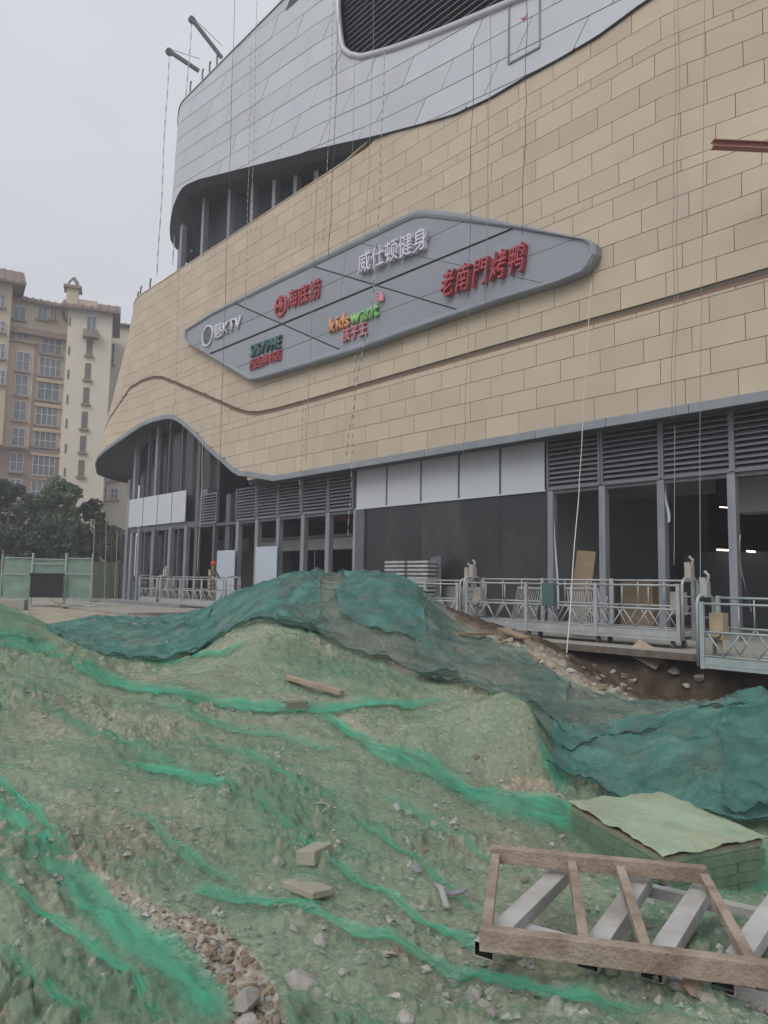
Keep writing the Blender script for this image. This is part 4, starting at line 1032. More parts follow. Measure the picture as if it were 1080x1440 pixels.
# --- trees
def tree(name, label, px, D, top_py, width, mt, seed, group='trees before the flats', base_py=None):
    r_ = random.Random(seed); P = at_depth(px, 800, D); h = at_depth(px, top_py, D).z
    o = thing(name, label, 'tree', (P.x, P.y, -.1), 0, group)
    t = MB(); th = h * .55; t.tube([(0, 0, 0), (.08, .05, th * .5), (.02, -.05, th), (.1, 0, h * .8)], [h * .03, h * .024, h * .017, h * .006], 7)
    for k in range(7):
        a = r_.uniform(0, 6.28); z = h * r_.uniform(.3, .6); l = width * r_.uniform(.25, .42)
        t.tube([(.05, 0, z), (math.cos(a) * l * .5, math.sin(a) * l * .5, z + l * .5), (math.cos(a) * l, math.sin(a) * l, z + l * 1.1)], [h * .012, h * .008, h * .003], 5)
    t.build('trunk', 'bark', o)
    blobs = []
    for k in range(70):
        a = r_.uniform(0, 6.28); z = r_.uniform(.1, .97); rr = width / 2 * (1 - ((z - .45) / .6) ** 2) * r_.uniform(.25, 1.0)
        blobs.append((math.cos(a) * rr, math.sin(a) * rr, h * z, r_.uniform(.35, .8) * width * .2))
    n = 9000; rg = np.random.default_rng(seed); V = np.zeros((n * 4, 3)); bi = rg.integers(0, len(blobs), n); B_ = np.array(blobs)[bi]
    d = rg.normal(size=(n, 3)); d /= np.linalg.norm(d, axis=1)[:, None]; c = B_[:, :3] + d * B_[:, 3:] * (rg.random((n, 1)) ** .45) * np.array([1, 1, .85])
    c[:, 2] = np.maximum(c[:, 2], .4)
    u = rg.normal(size=(n, 3)); u /= np.linalg.norm(u, axis=1)[:, None]; v = np.cross(u, rg.normal(size=(n, 3))); v /= np.linalg.norm(v, axis=1)[:, None]
    sz = rg.uniform(.12, .24, (n, 1)) * max(1, width / 6)
    V[0::4] = c - u * sz; V[1::4] = c - v * sz * .5; V[2::4] = c + u * sz; V[3::4] = c + v * sz * .5
    me = bpy.data.meshes.new('crown'); me.from_pydata(V.tolist(), [], [(4 * k, 4 * k + 1, 4 * k + 2, 4 * k + 3) for k in range(n)]); me.materials.append(M[mt]); link('crown', me, o)
    return o
tree('broadleaf_tree', 'bushy green tree before the gap between beige block and cream tower', 84, 62, 672, 5.6, 'leaf', 11)
tree('broadleaf_tree', 'dark tree cut by the left edge of the photo', 8, 60, 672, 4.6, 'leaf_dark', 12)
tree('broadleaf_tree', 'dark slender tree between two bushier trees', 40, 64, 694, 3.4, 'leaf_dark', 13)
tree('broadleaf_tree', 'lower tree before the cream tower near the mall corner', 122, 58, 702, 3.6, 'leaf_dark', 14)
tree('broadleaf_tree', 'low dark tree under the bushy tree crown', 64, 56, 735, 4.6, 'leaf_dark', 15)
tree('broadleaf_tree', 'low dark tree beside the bamboo poles', 104, 54, 738, 3.8, 'leaf_dark', 16)
tree('broadleaf_tree', 'low dark tree above the green barrier panels', 22, 52, 742, 4.4, 'leaf_dark', 17)
tree('broadleaf_tree', 'dark tree behind the bamboo poles at the mall corner', 155, 70, 742, 5.0, 'leaf_dark', 18)
# site hoarding behind the barrier
P, e, n = far_plane(60, 800, 48, R(6))
hd = thing('hoarding_wall', 'long dark hoarding wall under the trees', 'hoarding', (P.x, P.y, 0), math.atan2(e.y, e.x))
m = MB(); m.box((-16, 0, -.2), (5.5, .12, 2.35)); m.build('wall_board', 'leaf_dark', hd)
for k in range(10): m = MB(); m.box((-16 + k * 2.3, -.1, -.2), (-15.88 + k * 2.3, -.01, 2.5)); m.build('post', 'steel_dark', hd)

# --- green barrier by the gate
P, e, n = far_plane(60, 800, 33.5, R(4))
gb = thing('site_barrier', 'green mesh barrier panels on posts around a black board', 'barrier', (P.x, P.y, 0), math.atan2(e.y, e.x))
def bq(px, py): return hit_plane((P, e, n), px, py)
for a, b, y0, y1 in ((5, 44, 784, 843), (48, 91, 786, 812), (95, 129, 785, 842)):
    (x0, _), (x1, _) = bq(a, 800), bq(b, 800); z1 = bq(a, y0)[1]; z0 = bq(a, y1)[1]; m = MB(); k = 12
    X = np.linspace(x0, x1, k); Zz = np.linspace(z0, z1, k); XX, ZZ = np.meshgrid(X, Zz); YY = .05 * vnoise(XX * 2, ZZ * 2, 3)
    me = grid_mesh('mesh_panel', XX, YY, ZZ, 'net_fence', uv=np.stack([XX, ZZ], -1)); o = link('mesh_panel', me, gb)
    f = MB()
    for zz in (z0, (z0 + z1) / 2 + .2, z1): f.tube([(x0, -.06, zz), (x1, -.06, zz)], .02, 6)
    f.build('panel_rail', 'galv', o)
for px in (3, 46, 93, 130):
    x, _ = bq(px, 800); m = MB(); m.tube([(x, -.03, -.05), (x, -.03, bq(px, 778)[1])], .06 if px in (46, 93) else .035, 8); m.tube([(x - .25, -.03, .02), (x + .25, -.03, .02)], .04, 6); m.build('post', 'galv_teal', gb)
(x0, _), (x1, _) = bq(46, 820), bq(91, 820); m = MB(); m.box((x0, -.3, bq(60, 840)[1]), (x1, -.22, bq(60, 809)[1])); m.box((x0 - .05, -.34, bq(60, 809)[1]), (x1 + .05, -.18, bq(60, 806)[1])); m.build('black_board', 'black_board', gb)
# concrete block and plank in front
p = on_z(18, 856, 0.0); m = MB(); m.box((-.5, -.3, 0), (.5, .3, .42)); o = m.build('concrete_block', 'concrete', None, bevel=.02); o.location = (p.x, p.y, -.05); o.rotation_euler = (0, 0, AX - R(80)); tag(o, 'grey concrete block in front of the green barrier', 'block')
p, q = on_z(72, 842, .05), on_z(92, 853, .05); m = MB(); m.bar(p, q, .16, .05); tag(m.build('plank', 'wood_old'), 'weathered plank lying before the black board', 'plank')
p, q = on_z(128, 846, .03), on_z(160, 845, .03); m = MB(); m.bar(p, q, .16, .05); tag(m.build('plank', 'plywood'), 'short plank on the pale concrete path', 'plank')
# netted slope, brick rubble and bamboo poles at the mall corner
P2 = at_depth(146, 815, 56); X, Y = np.meshgrid(np.linspace(-4, 4, 30), np.linspace(-3, 3, 20)); Zz = 1.7 * np.exp(-(X / 2.6) ** 2 - (Y / 2) ** 2) + .15 * vnoise(X, Y, 9) - .1
me = grid_mesh('netted_mound', X, Y, Zz, 'net_far', uv=np.stack([X, Y], -1)); o = link('netted_mound', me); o.location = (P2.x, P2.y, 0); tag(o, 'bright green netted mound beyond the mall corner', 'mound')
def rock_mesh(name, mt, seed, sub=2, flat=.7):
    bm = bmesh.new(); bmesh.ops.create_icosphere(bm, subdivisions=sub, radius=.5); r_ = random.Random(seed); ax = [Vector((r_.gauss(0, 1), r_.gauss(0, 1), r_.gauss(0, 1))).normalized() for _ in range(13)]; cut = [r_.uniform(.22, .42) for _ in ax]
    for v in bm.verts:
        for a, c in zip(ax, cut):
            d = v.co.dot(a)
            if d > c: v.co -= a * (d - c)
        v.co += Vector((r_.gauss(0, 1), r_.gauss(0, 1), r_.gauss(0, 1))) * .012; v.co.z *= flat
    me = bpy.data.meshes.new(name); bm.to_mesh(me); bm.free(); me.materials.append(M[mt]); return me
ROCKS = [rock_mesh('stone', 'rock', 30 + k, 2, .6 + .1 * (k % 3)) for k in range(6)]; ROCKB = [rock_mesh('stone', 'rock_brown', 60 + k, 2, .6 + .1 * (k % 3)) for k in range(5)]
BRK = MB(); BRK.box((-.12, -.057, -.03), (.12, .057, .03)); BRK = BRK.mesh('brick', 'brick_red')
rp = on_z(152, 838, 0); pile = thing('brick_pile', 'heap of red brick rubble at the mall corner', 'rubble', (rp.x, rp.y, -.05))
for k in range(80):
    r_ = abs(rnd.gauss(0, 1.1)); a = rnd.uniform(0, 6.28); o = link('brick' if k % 3 else 'stone', BRK if k % 3 else ROCKS[k % 6], pile); s_ = rnd.uniform(1.0, 1.8) if k % 3 else rnd.uniform(.3, .6)
    o.scale = (s_, s_, s_); o.location = (r_ * math.cos(a) * 1.3, r_ * math.sin(a), max(.05, .85 - .5 * r_ + rnd.uniform(-.12, .12))); o.rotation_euler = (rnd.uniform(-1, 1), rnd.uniform(-1, 1), rnd.uniform(0, 6))
bm_ = MB()
X, Y = np.meshgrid(np.linspace(-2.6, 2.6, 20), np.linspace(-2, 2, 16)); me = grid_mesh('soil_heap', X, Y, .8 * np.exp(-(X / 1.3) ** 2 - (Y / 1.1) ** 2) - .05 + .05 * vnoise(X * 3, Y * 3, 2), 'rock_brown'); link('soil_heap', me, pile)
BL = ['thin bamboo pole farthest from the mall corner', 'tall bamboo pole second from the trees', 'tall bamboo pole before the pale end panel', 'short bamboo pole fourth from the trees', 'short bamboo pole next to the corner post', 'bamboo pole standing tight against the mall corner']
for k, (px, t, b) in enumerate(((133, 730, 800), (142, 708, 806), (150, 712, 812), (158, 745, 800), (165, 745, 800), (171, 750, 826))):
    a, c = at_depth(px - 1.5, b, 47), at_depth(px, t, 47); a.z = -.05; m = MB(); m.tube([a, (a + c) / 2 + Vector((.04, 0, 0)), c], .035, 6)
    o = m.build('bamboo_pole', 'bark' if k % 2 else 'wood_old'); tag(o, BL[k], 'pole', 'bamboo poles at the mall corner')

# ================================================================== HANGING WORK PLATFORMS
def platform(label, p0, yaw, bays, mt='galv', end0=True, end1=True, box=None, hoist_at=(), far=False, L=2.0, foot=.22, H=1.08, W_=.69):
    """suspended work platform: local x along it, y across (0 = near side), z up from its feet"""
    o = thing('suspended_platform', label, 'work platform', p0, yaw, 'hanging work platforms along the shop front')
    def part(nm, m, mtl=mt, par=None, sm=False): return m.build(nm, mtl, par or o, smooth=sm)
    n = bays; T = L * n
    for k in range(n):
        x0, x1 = k * L + .04, (k + 1) * L - .04
        part('floor_tray', MB().box((x0, .02, foot), (x1, W_ - .02, foot + .035)).box((x0, -.005, foot - .01), (x1, .015, foot + .13)).box((x0, W_ - .015, foot - .01), (x1, W_ + .005, foot + .13)))
        part('floor_beam', MB().box((x0, -.03, foot - .075), (x1, .03, foot - .015)).box((x0, W_ - .03, foot - .075), (x1, W_ + .03, foot - .015)))
        for y, h in ((0, H), (W_, H * 1.1)):
            r_ = .024
            for z in (foot + h, foot + h * .53, foot + .15): part('guard_rail', MB().tube([(x0, y, z), (x1, y, z)], r_ if z > foot + .2 else .017, 6), sm=True)
            for j in range(1, 3):
                x = x0 + (x1 - x0) * j / 3; part('upright', MB().tube([(x, y, foot + h * .53), (x, y, foot + h)], .015, 6), sm=True)
            q = 6; xs = np.linspace(x0 + .05, x1 - .05, q + 1)
            for j in range(q):
                za, zb = (foot + h * .53, foot + .15) if j % 2 == 0 else (foot + .15, foot + h * .53)
                part('brace', MB().tube([(xs[j], y, za), (xs[j + 1], y, zb)], .016, 6), sm=True)
    for k in range(n + 1):
        for y, h in ((0, H), (W_, H * 1.1)):
            x = k * L; wd = .045 if 0 < k < n else .04
            part('post', MB().box((x - wd, y - .03, foot - .09), (x + wd, y + .03, foot + h + .04)))
    for k, on in ((0, end0), (n, end1)):
        if not on: continue
        x = k * L + (-.09 if k == 0 else .09); hh = foot + H + .12
        arc = [(x, .0, foot - .05), (x, 0, hh - .12), (x, .03, hh - .03), (x, .12, hh + .03), (x, W_ - .12, hh + .03), (x, W_ - .03, hh - .03), (x, W_, hh - .12), (x, W_, foot - .05)]
        e_ = part('end_frame', MB().tube(arc, .032, 8), sm=True)
        for z in (foot + .1, foot + .5, foot + .85): part('rung', MB().tube([(x, 0, z), (x, W_, z)], .018, 6), par=e_, sm=True)
        if k / n in hoist_at or not hoist_at:
            hc = MB().box((x - .07, W_ / 2 - .08, hh + .0), (x + .07, W_ / 2 + .08, hh + .3)).box((x - .09, W_ / 2 - .05, hh + .3), (x + .03, W_ / 2 + .05, hh + .38)).tube([(x + .05, W_ / 2, hh + .28), (x + .08, W_ / 2, hh + .42), (x + .0, W_ / 2, hh + .5)], .03, 6)
            h_ = part('safety_lock', hc, 'hoist' if mt == 'galv' else 'galv')
            xx = x + (.25 if k == 0 else -.25)
            part('hoist', MB().box((xx - .13, W_ / 2 - .12, foot + .45), (xx + .13, W_ / 2 + .12, foot + .95)).tube([(xx, W_ / 2 - .2, foot + .6), (xx, W_ / 2 + .2, foot + .6)], .11, 10).tube([(xx, W_ / 2, foot + .2), (xx, W_ / 2, foot + .5)], .06, 8), 'hoist_tan' if mt != 'galv' else 'hoist')
    if foot > .15:
        for k in range(n + 1):
            for y in (.1, W_ - .1):
                x = min(max(k * L, .18), T - .18)
                part('caster', MB().tube([(x - .03, y, .07), (x + .03, y, .07)], .07, 10).box((x - .035, y - .03, .07), (x + .035, y + .03, foot - .08)), 'steel_dark')
    if box is not None:
        part('control_box', MB().box((box, -.16, foot + .55), (box + .34, -.03, foot + H + .02)), 'green_box')
    return o
def along(px0, py0, px1, py1, z):
    a, b = on_z(px0, py0, z), on_z(px1, py1, z); return a, b, math.atan2(b.y - a.y, b.x - a.x)
# middle platform: left and right foot in the photo
YP = 15.0
a = ux(656, YP, 885); b = ux(955, YP, 905); n_ = 3
platform('grey three-bay work platform with a green control box', (a, YP, 0), 0, 3, box=2.55, L=(b - a) / 3, hoist_at=(0.0, 1.0), foot=.24)
a2 = ux(988, 13.9, 900); platform('teal-tinted work platform cut by the right edge of the photo', (a2, 13.9, -.14), 0, 2, mt='galv_teal', L=2.0, hoist_at=(0.0,), foot=.0, H=1.12)
a3 = ux(640, 16.2, 870); platform('grey work platform half hidden behind the netted heap', (a3 - 6.0, 16.2, 0), R(1), 3, L=2.0, hoist_at=(1.0,), foot=.2)
p_ = on_y(196, 842, 16.3); platform('small pale work platform at the far mall corner', (p_.x, 16.3, .12), R(1), 1, L=1.9, foot=.12, hoist_at=(1.0,))
platform('long pale work platform where the worker stands', (p_.x + 2.6, 16.2, .1), R(1), 3, L=2.0, foot=.12, hoist_at=(0.0,))
# rack of bar screens leaning behind the middle platform
def screen(label, px0, px1, y, z1, slats=16, lean=.45, mt='galv', name='bar_screen'):
    u0, u1 = ux(px0, y), ux(px1, y); o = thing(name, label, 'screen', (u0, y, 0), 0); o.rotation_euler = (-lean * .3, 0, 0); w_ = u1 - u0
    sm = MB(); sm.bar((lean * .9, 0, 0.02), (0, 0, z1), .03, .03); me = sm.mesh('bar', mt)
    for k in range(slats): q = link('bar', me, o); q.location = (w_ * k / (slats - 1), 0, 0)
    f = MB(); f.bar((lean * .9, -.03, .06), (w_ + lean * .9, -.03, .06), .04, .05); f.bar((0, -.03, z1 - .03), (w_, -.03, z1 - .03), .04, .05); f.build('screen_frame', mt, o)
    return o
screen('slanted bar screen behind the first bay of the middle platform', 735, 768, 16.6, 1.25, 12, -.5)
screen('upright bar screen behind the green control box', 795, 838, 16.4, 1.25, 14, .2)
# stacked mesh panels leaning on the dark glazing
u0 = ux(549, 17.8); st = thing('panel_stack', 'tall stack of grey slatted panels leaning on the dark glazing', 'panel stack', (u0, 17.8, 0))
for j in range(2):
    for k in range(15): MB().box((j * 1.05, -.25 + j * .1, .08 + k * .135), (j * 1.05 + .98, .3, .16 + k * .135)).build('slatted_panel', 'tube_grey' if k % 2 else 'galv', st)
m = MB(); m.bar((2.15, .1, 0), (1.85, .45, 2.2), .5, .06, up=(0, 1, 0)); m.build('leaning_panel', 'steel_dark', st)
# plywood sheets
a, b = ux(603, 18.4), ux(670, 18.4); m = MB(); m.bar(((a + b) / 2, 18.35, 0), ((a + b) / 2, 18.6, 1.2), b - a, .02, up=(0, 1, 0)); tag(m.build('plywood_sheet', 'interior_pale'), 'olive-brown board standing low against the dark glazing', 'board')
a, b = ux(808, 19.6), ux(834, 19.6); m = MB(); m.bar(((a + b) / 2 - .1, 19.35, 0), ((a + b) / 2 + .1, 19.6, 2.35), b - a, .03, up=(0, 1, 0)); tag(m.build('plywood_sheet', 'plywood'), 'tall brown plywood sheet leaning inside the first open bay', 'board')
a, b = ux(880, 22), ux(925, 22); m = MB(); m.box((a, 21.6, 0), (b, 22.2, 1.45)); tag(m.build('crate', 'plywood', bevel=.02), 'brown crate standing inside the open shop', 'crate')
# white boards standing in the far openings
for pa, pb, z0, z1, lb in ((306, 331, .2, 2.75, 'pale blue board standing behind the worker'), (360, 390, .4, 2.85, 'pale blue board standing above the netted heap')):
    a, b = ux(pa, 18.5), ux(pb, 18.5); m = MB(); m.box((a, 18.5, z0 - .4), (b, 18.54, z1)); tag(m.build('pale_board', 'blue_board'), lb, 'board')
# kit on the slab
m = MB(); m.box((-.5, -.4, 0), (.5, .4, .3)); o = m.build('cement_bag', 'litter', None, bevel=.1); p = on_y(712, 880, 14.6); o.location = (p.x, 14.6, hz(p.x, 14.6) + .02); o.scale = (.4, .5, .5); tag(o, 'crumpled white sack at the end of the middle platform', 'sack')

# ------------------------------------------------------------------ the worker
def worker():
    p = on_y(297, 840, 16.45); wk = thing('person', 'worker in camouflage clothes and red hard hat leaning on the far platform', 'person', (p.x, 16.45, .24), R(20))
    V = [(0, 0, .92), (.10, 0, .90), (.12, .02, .50), (.11, -.02, .10), (.13, -.14, .04), (-.10, 0, .90), (-.13, .06, .50), (-.12, .04, .10), (-.12, -.08, .04),
         (.04, -.04, 1.12), (.10, -.10, 1.36), (.17, -.14, 1.52), (.22, -.17, 1.62), (.24, -.19, 1.74),
         (.10, -.30, 1.42), (.26, -.38, 1.20), (.46, -.36, 1.10), (.55, -.35, 1.09),
         (.08, .10, 1.44), (.20, .22, 1.18), (.42, .12, 1.06), (.51, .10, 1.05)]
    E = [(0, 1), (1, 2), (2, 3), (3, 4), (0, 5), (5, 6), (6, 7), (7, 8), (0, 9), (9, 10), (10, 11), (11, 12), (12, 13), (10, 14), (14, 15), (15, 16), (16, 17), (10, 18), (18, 19), (19, 20), (20, 21)]
    Rr = [.15, .10, .075, .055, .05, .10, .075, .055, .05, .15, .16, .065, .085, .09, .075, .055, .04, .035, .075, .055, .04, .035]
    for h in (17, 21):                                   # four fingers and a thumb
        c = Vector(V[h])
        for j in range(4):
            y = (j - 1.5) * .022; l = (.075, .09, .085, .065)[j]; V.append(tuple(c + Vector((l * .55, y, -.01)))); V.append(tuple(c + Vector((l, y, -.045)))); k = len(V); E += [(h, k - 2), (k - 2, k - 1)]; Rr += [.010, .008]
        V.append(tuple(c + Vector((.02, .05, -.01)))); V.append(tuple(c + Vector((.055, .05, -.03)))); k = len(V); E += [(h, k - 2), (k - 2, k - 1)]; Rr += [.011, .009]
    me = bpy.data.meshes.new('body'); me.from_pydata(V, E, []); o = link('body', me, wk)
    sk = o.modifiers.new('skin', 'SKIN'); sv = me.skin_vertices[0].data
    for i, r_ in enumerate(Rr): sv[i].radius = (r_, r_)
    sv[0].use_root = True
    sb = o.modifiers.new('sub', 'SUBSURF'); sb.levels = sb.render_levels = 2
    m = bpy.data.materials.new('worker_clothes'); m.use_nodes = True; N = m.node_tree.nodes; K = m.node_tree.links
    tc = N.new('ShaderNodeTexCoord'); n = N.new('ShaderNodeTexNoise'); n.inputs['Scale'].default_value = 11; K.new(tc.outputs['Object'], n.inputs['Vector'])
    r = N.new('ShaderNodeValToRGB'); r.color_ramp.interpolation = 'CONSTANT'; e = r.color_ramp.elements; e[0].color = (.13, .13, .08, 1); e[1].position = .47; e[1].color = (.30, .27, .19, 1); q = e.new(.56); q.color = (.42, .38, .30, 1); K.new(n.outputs['Fac'], r.inputs['Fac'])
    sx = N.new('ShaderNodeSeparateXYZ'); K.new(tc.outputs['Object'], sx.inputs['Vector'])
    g = N.new('ShaderNodeMath'); g.operation = 'GREATER_THAN'; g.inputs[1].default_value = 1.535; K.new(sx.outputs['Z'], g.inputs[0])
    g2 = N.new('ShaderNodeMath'); g2.operation = 'GREATER_THAN'; g2.inputs[1].default_value = .47; K.new(sx.outputs['X'], g2.inputs[0])
    mxm = N.new('ShaderNodeMath'); mxm.operation = 'MAXIMUM'; K.new(g.outputs[0], mxm.inputs[0]); K.new(g2.outputs[0], mxm.inputs[1])
    mx = N.new('ShaderNodeMix'); mx.data_type = 'RGBA'; K.new(mxm.outputs[0], mx.inputs['Factor']); K.new(r.outputs['Color'], mx.inputs['A']); mx.inputs['B'].default_value = (.36, .22, .15, 1)
    K.new(mx.outputs['Result'], N['Principled BSDF'].inputs['Base Color']); N['Principled BSDF'].inputs['Roughness'].default_value = .9; me.materials.append(m)
    # face: nose, ears, hair; hard hat
    c = Vector((.235, -.185, 1.70))
    MB().tube([c + Vector((.085, -.03, .02)), c + Vector((.112, -.035, -.02))], [.012, .018], 6).build('nose', 'skin', wk)
    for s_ in (-1, 1): MB().tube([c + Vector((0, s_ * .085, .02)), c + Vector((0, s_ * .1, -.02))], .018, 6).build('ear', 'skin', wk)
    hm = MB(); n_ = 16; prof = [(.0, .145), (.06, .135), (.1, .10), (.125, .06), (.135, .0)]; hc = c + Vector((-.005, 0, .05))
    for (r0, z0), (r1, z1) in zip(prof[:-1], prof[1:]):
        for i in range(n_):
            a, b = 2 * math.pi * i / n_, 2 * math.pi * (i + 1) / n_
            hm.poly([hc + Vector((r0 * math.cos(a), r0 * math.sin(a) * .9, z0)), hc + Vector((r1 * math.cos(a), r1 * math.sin(a) * .9, z1)), hc + Vector((r1 * math.cos(b), r1 * math.sin(b) * .9, z1)), hc + Vector((r0 * math.cos(b), r0 * math.sin(b) * .9, z0))])
    for i in range(n_):
        a, b = 2 * math.pi * i / n_, 2 * math.pi * (i + 1) / n_; ex = lambda t: .155 + .05 * max(0, math.cos(t))
        hm.poly([hc + Vector((.135 * math.cos(a), .12 * math.sin(a), 0)), hc + Vector((ex(a) * math.cos(a), ex(a) * math.sin(a) * .85, -.012)), hc + Vector((ex(b) * math.cos(b), ex(b) * math.sin(b) * .85, -.012)), hc + Vector((.135 * math.cos(b), .12 * math.sin(b), 0))])
    hm.build('hard_hat', 'hat_red', wk, smooth=True)
worker()

# ================================================================== ROPES AND RIGGING
def rope(pts, mt, r_=.011, label='', group='work ropes hanging over the facade', y=17.35, wig=.03):
    P = [on_y(p[0], p[1], p[2] if len(p) > 2 else y) for p in pts]; Q = []
    for a, b in zip(P[:-1], P[1:]):
        for t in np.linspace(0, 1, 14, endpoint=False): Q.append(a.lerp(b, t) + Vector((wig * math.sin(9 * t + a.x), 0, 0)))
    Q.append(P[-1]); m = MB(); m.tube(Q, r_, 5); o = m.build('rope', mt, None, smooth=True); tag(o, label, 'rope', group); return o
def striped(name, c1, c2, f=3.0):
    m = bpy.data.materials.new(name); m.use_nodes = True; N = m.node_tree.nodes; K = m.node_tree.links; tc = N.new('ShaderNodeTexCoord'); wv = N.new('ShaderNodeTexWave'); wv.bands_direction = 'Z'; wv.inputs['Scale'].default_value = f; wv.inputs['Distortion'].default_value = 2.5
    K.new(tc.outputs['Object'], wv.inputs['Vector']); r = N.new('ShaderNodeValToRGB'); r.color_ramp.interpolation = 'CONSTANT'; r.color_ramp.elements[0].color = c4(c1); r.color_ramp.elements[1].position = .5; r.color_ramp.elements[1].color = c4(c2)
    K.new(wv.outputs['Fac'], r.inputs['Fac']); K.new(r.outputs['Color'], N['Principled BSDF'].inputs['Base Color']); M[name] = m
striped('rope_twist', (.55, .54, .51), (.13, .13, .14), .9)
rope([(541, 70), (533, 300), (524, 420), (505, 520), (487, 640)], 'rope_twist', .015, 'twisted dark and white rope slanting past the orange sign letters')
rope([(831, 400), (825, 500), (814, 690), (795, 943, 13.2)], 'rope_white', .013, 'pale rope running from the sign end down into the trench', wig=.01)
rope([(427, 555), (424, 640), (420, 705)], 'rope_twist', .011, 'short twisted rope beside the far louvres')
rope([(500, 500), (496, 640), (489, 760)], 'rope_twist', .012, 'twisted rope hanging before the last far opening')
rope([(286, 560), (284, 690), (277, 805)], 'rope_white', .014, 'pale rope hanging through the arch beside the worker')
rope([(330, 0), (323, 230), (315, 470), (309, 655)], 'rope_dark', .012, 'dark rope over the grey metal just right of its rounded end')
rope([(353, 60), (350, 230), (345, 440)], 'rope_twist', .012, 'twisted rope past the left column of the recessed storey')
rope([(361, 0), (357, 220), (352, 330)], 'rope_twist', .011, 'twisted rope pair left of the dark notch')
rope([(469, 0), (464, 170), (455, 340)], 'rope_twist', .012, 'twisted rope left of the dark louvred opening')
rope([(476, 20), (470, 210), (462, 360)], 'rope_dark', .012, 'dark rope close to the louvred opening corner')
rope([(500, 82), (492, 300), (478, 430)], 'cable', .010, 'thin cable below the louvred opening corner')
rope([(526, 0), (521, 190), (513, 345)], 'cable', .010, 'thin cable crossing the louvred opening')
rope([(667, 60), (662, 230), (659, 420)], 'rope_dark', .011, 'dark cable over the stone above the sign peak')
rope([(691, 20), (687, 220), (683, 430)], 'cable', .011, 'grey cable just right of the sign peak')
rope([(741, 0), (739, 160), (734, 330)], 'rope_dark', .011, 'dark cable below the small hatch')
rope([(950, 0), (948, 300), (945, 590)], 'cable', .008, 'left cable of the pair above the teal platform', y=17.5)
rope([(955, 0), (953, 300), (950, 590)], 'cable', .008, 'second cable of the pair above the teal platform', y=17.5)
rope([(991, 0), (988, 300), (984, 620), (985, 830, 14.2)], 'cable', .008, 'single cable dropping to the teal platform hoist', y=17.4, wig=.0)
rope([(949, 600), (948, 795, 15.3)], 'cable', .008, 'thin cable dropping to the middle platform hoist', wig=.0)
rope([(446, 240), (433, 580), (430, 650)], 'cable', .012, 'thin cable over the stone left of the sign centre')
rope([(252, 380), (247, 560), (240, 600)], 'rope_twist', .012, 'twisted rope down the stone left of the sign')
rope([(660, 430), (655, 560), (652, 640)], 'cable', .009, 'thin cable below the sign over the white panels')
# outrigger beams on the metal parapet with their ropes
def outrigger(label, tip, root, bot, rl):
    a = at_depth(tip[0], tip[1], 41.5); b = at_depth(root[0], root[1], 42.0); o = thing('roof_outrigger', label, 'outrigger', tuple(b), 0, 'roof outriggers'); inv = Matrix.Translation(-b)
    def pt(nm, m, mt): q = m.build(nm, mt, o); q.matrix_parent_inverse = inv; return q
    pt('beam', MB().bar(a, b + (b - a) * .4, .16, .2), 'steel_dark'); pt('pulley', MB().tube([a + Vector((-.1, 0, -.05)), a + Vector((.1, 0, -.05))], .22, 8), 'steel_dark'); pt('stay', MB().tube([a + Vector((0, 0, .15)), b + (b - a) * .4 + Vector((0, 0, .8))], .02, 5), 'cable')
    c = at_depth(bot[0], bot[1], 41.5); m = MB(); Q = [a.lerp(c, t) + Vector((.06 * math.sin(12 * t), 0, 0)) for t in np.linspace(0, 1, 30)]; m.tube(Q, .032, 5); tag(m.build('rope', 'rope_twist2'), rl, 'rope', 'work ropes hanging over the facade')
striped('rope_twist2', (.70, .70, .70), (.33, .34, .37), .35)
outrigger('lower roof outrigger beam on the rounded metal parapet', (238, 72), (268, 92), (221, 388), 'thick pale twisted rope hanging clear of the rounded end against the sky')
outrigger('upper roof outrigger beam on the metal parapet', (270, 27), (300, 66), (243, 372), 'pale twisted rope skimming the rounded metal end')
# rusty beam end sticking out of the wall
a, b = at_depth(1002, 203, 15.9), at_depth(1130, 209, 15.9); m = MB()
for dz_, w_, h_ in ((-.075, .18, .018), (.075, .18, .018), (0, .022, .13)): m.bar(a + Vector((0, 0, dz_)), b + Vector((0, 0, dz_)), w_, h_)
tag(m.build('steel_beam', 'ibeam'), 'rusty red steel beam end before the upper stone wall', 'beam')

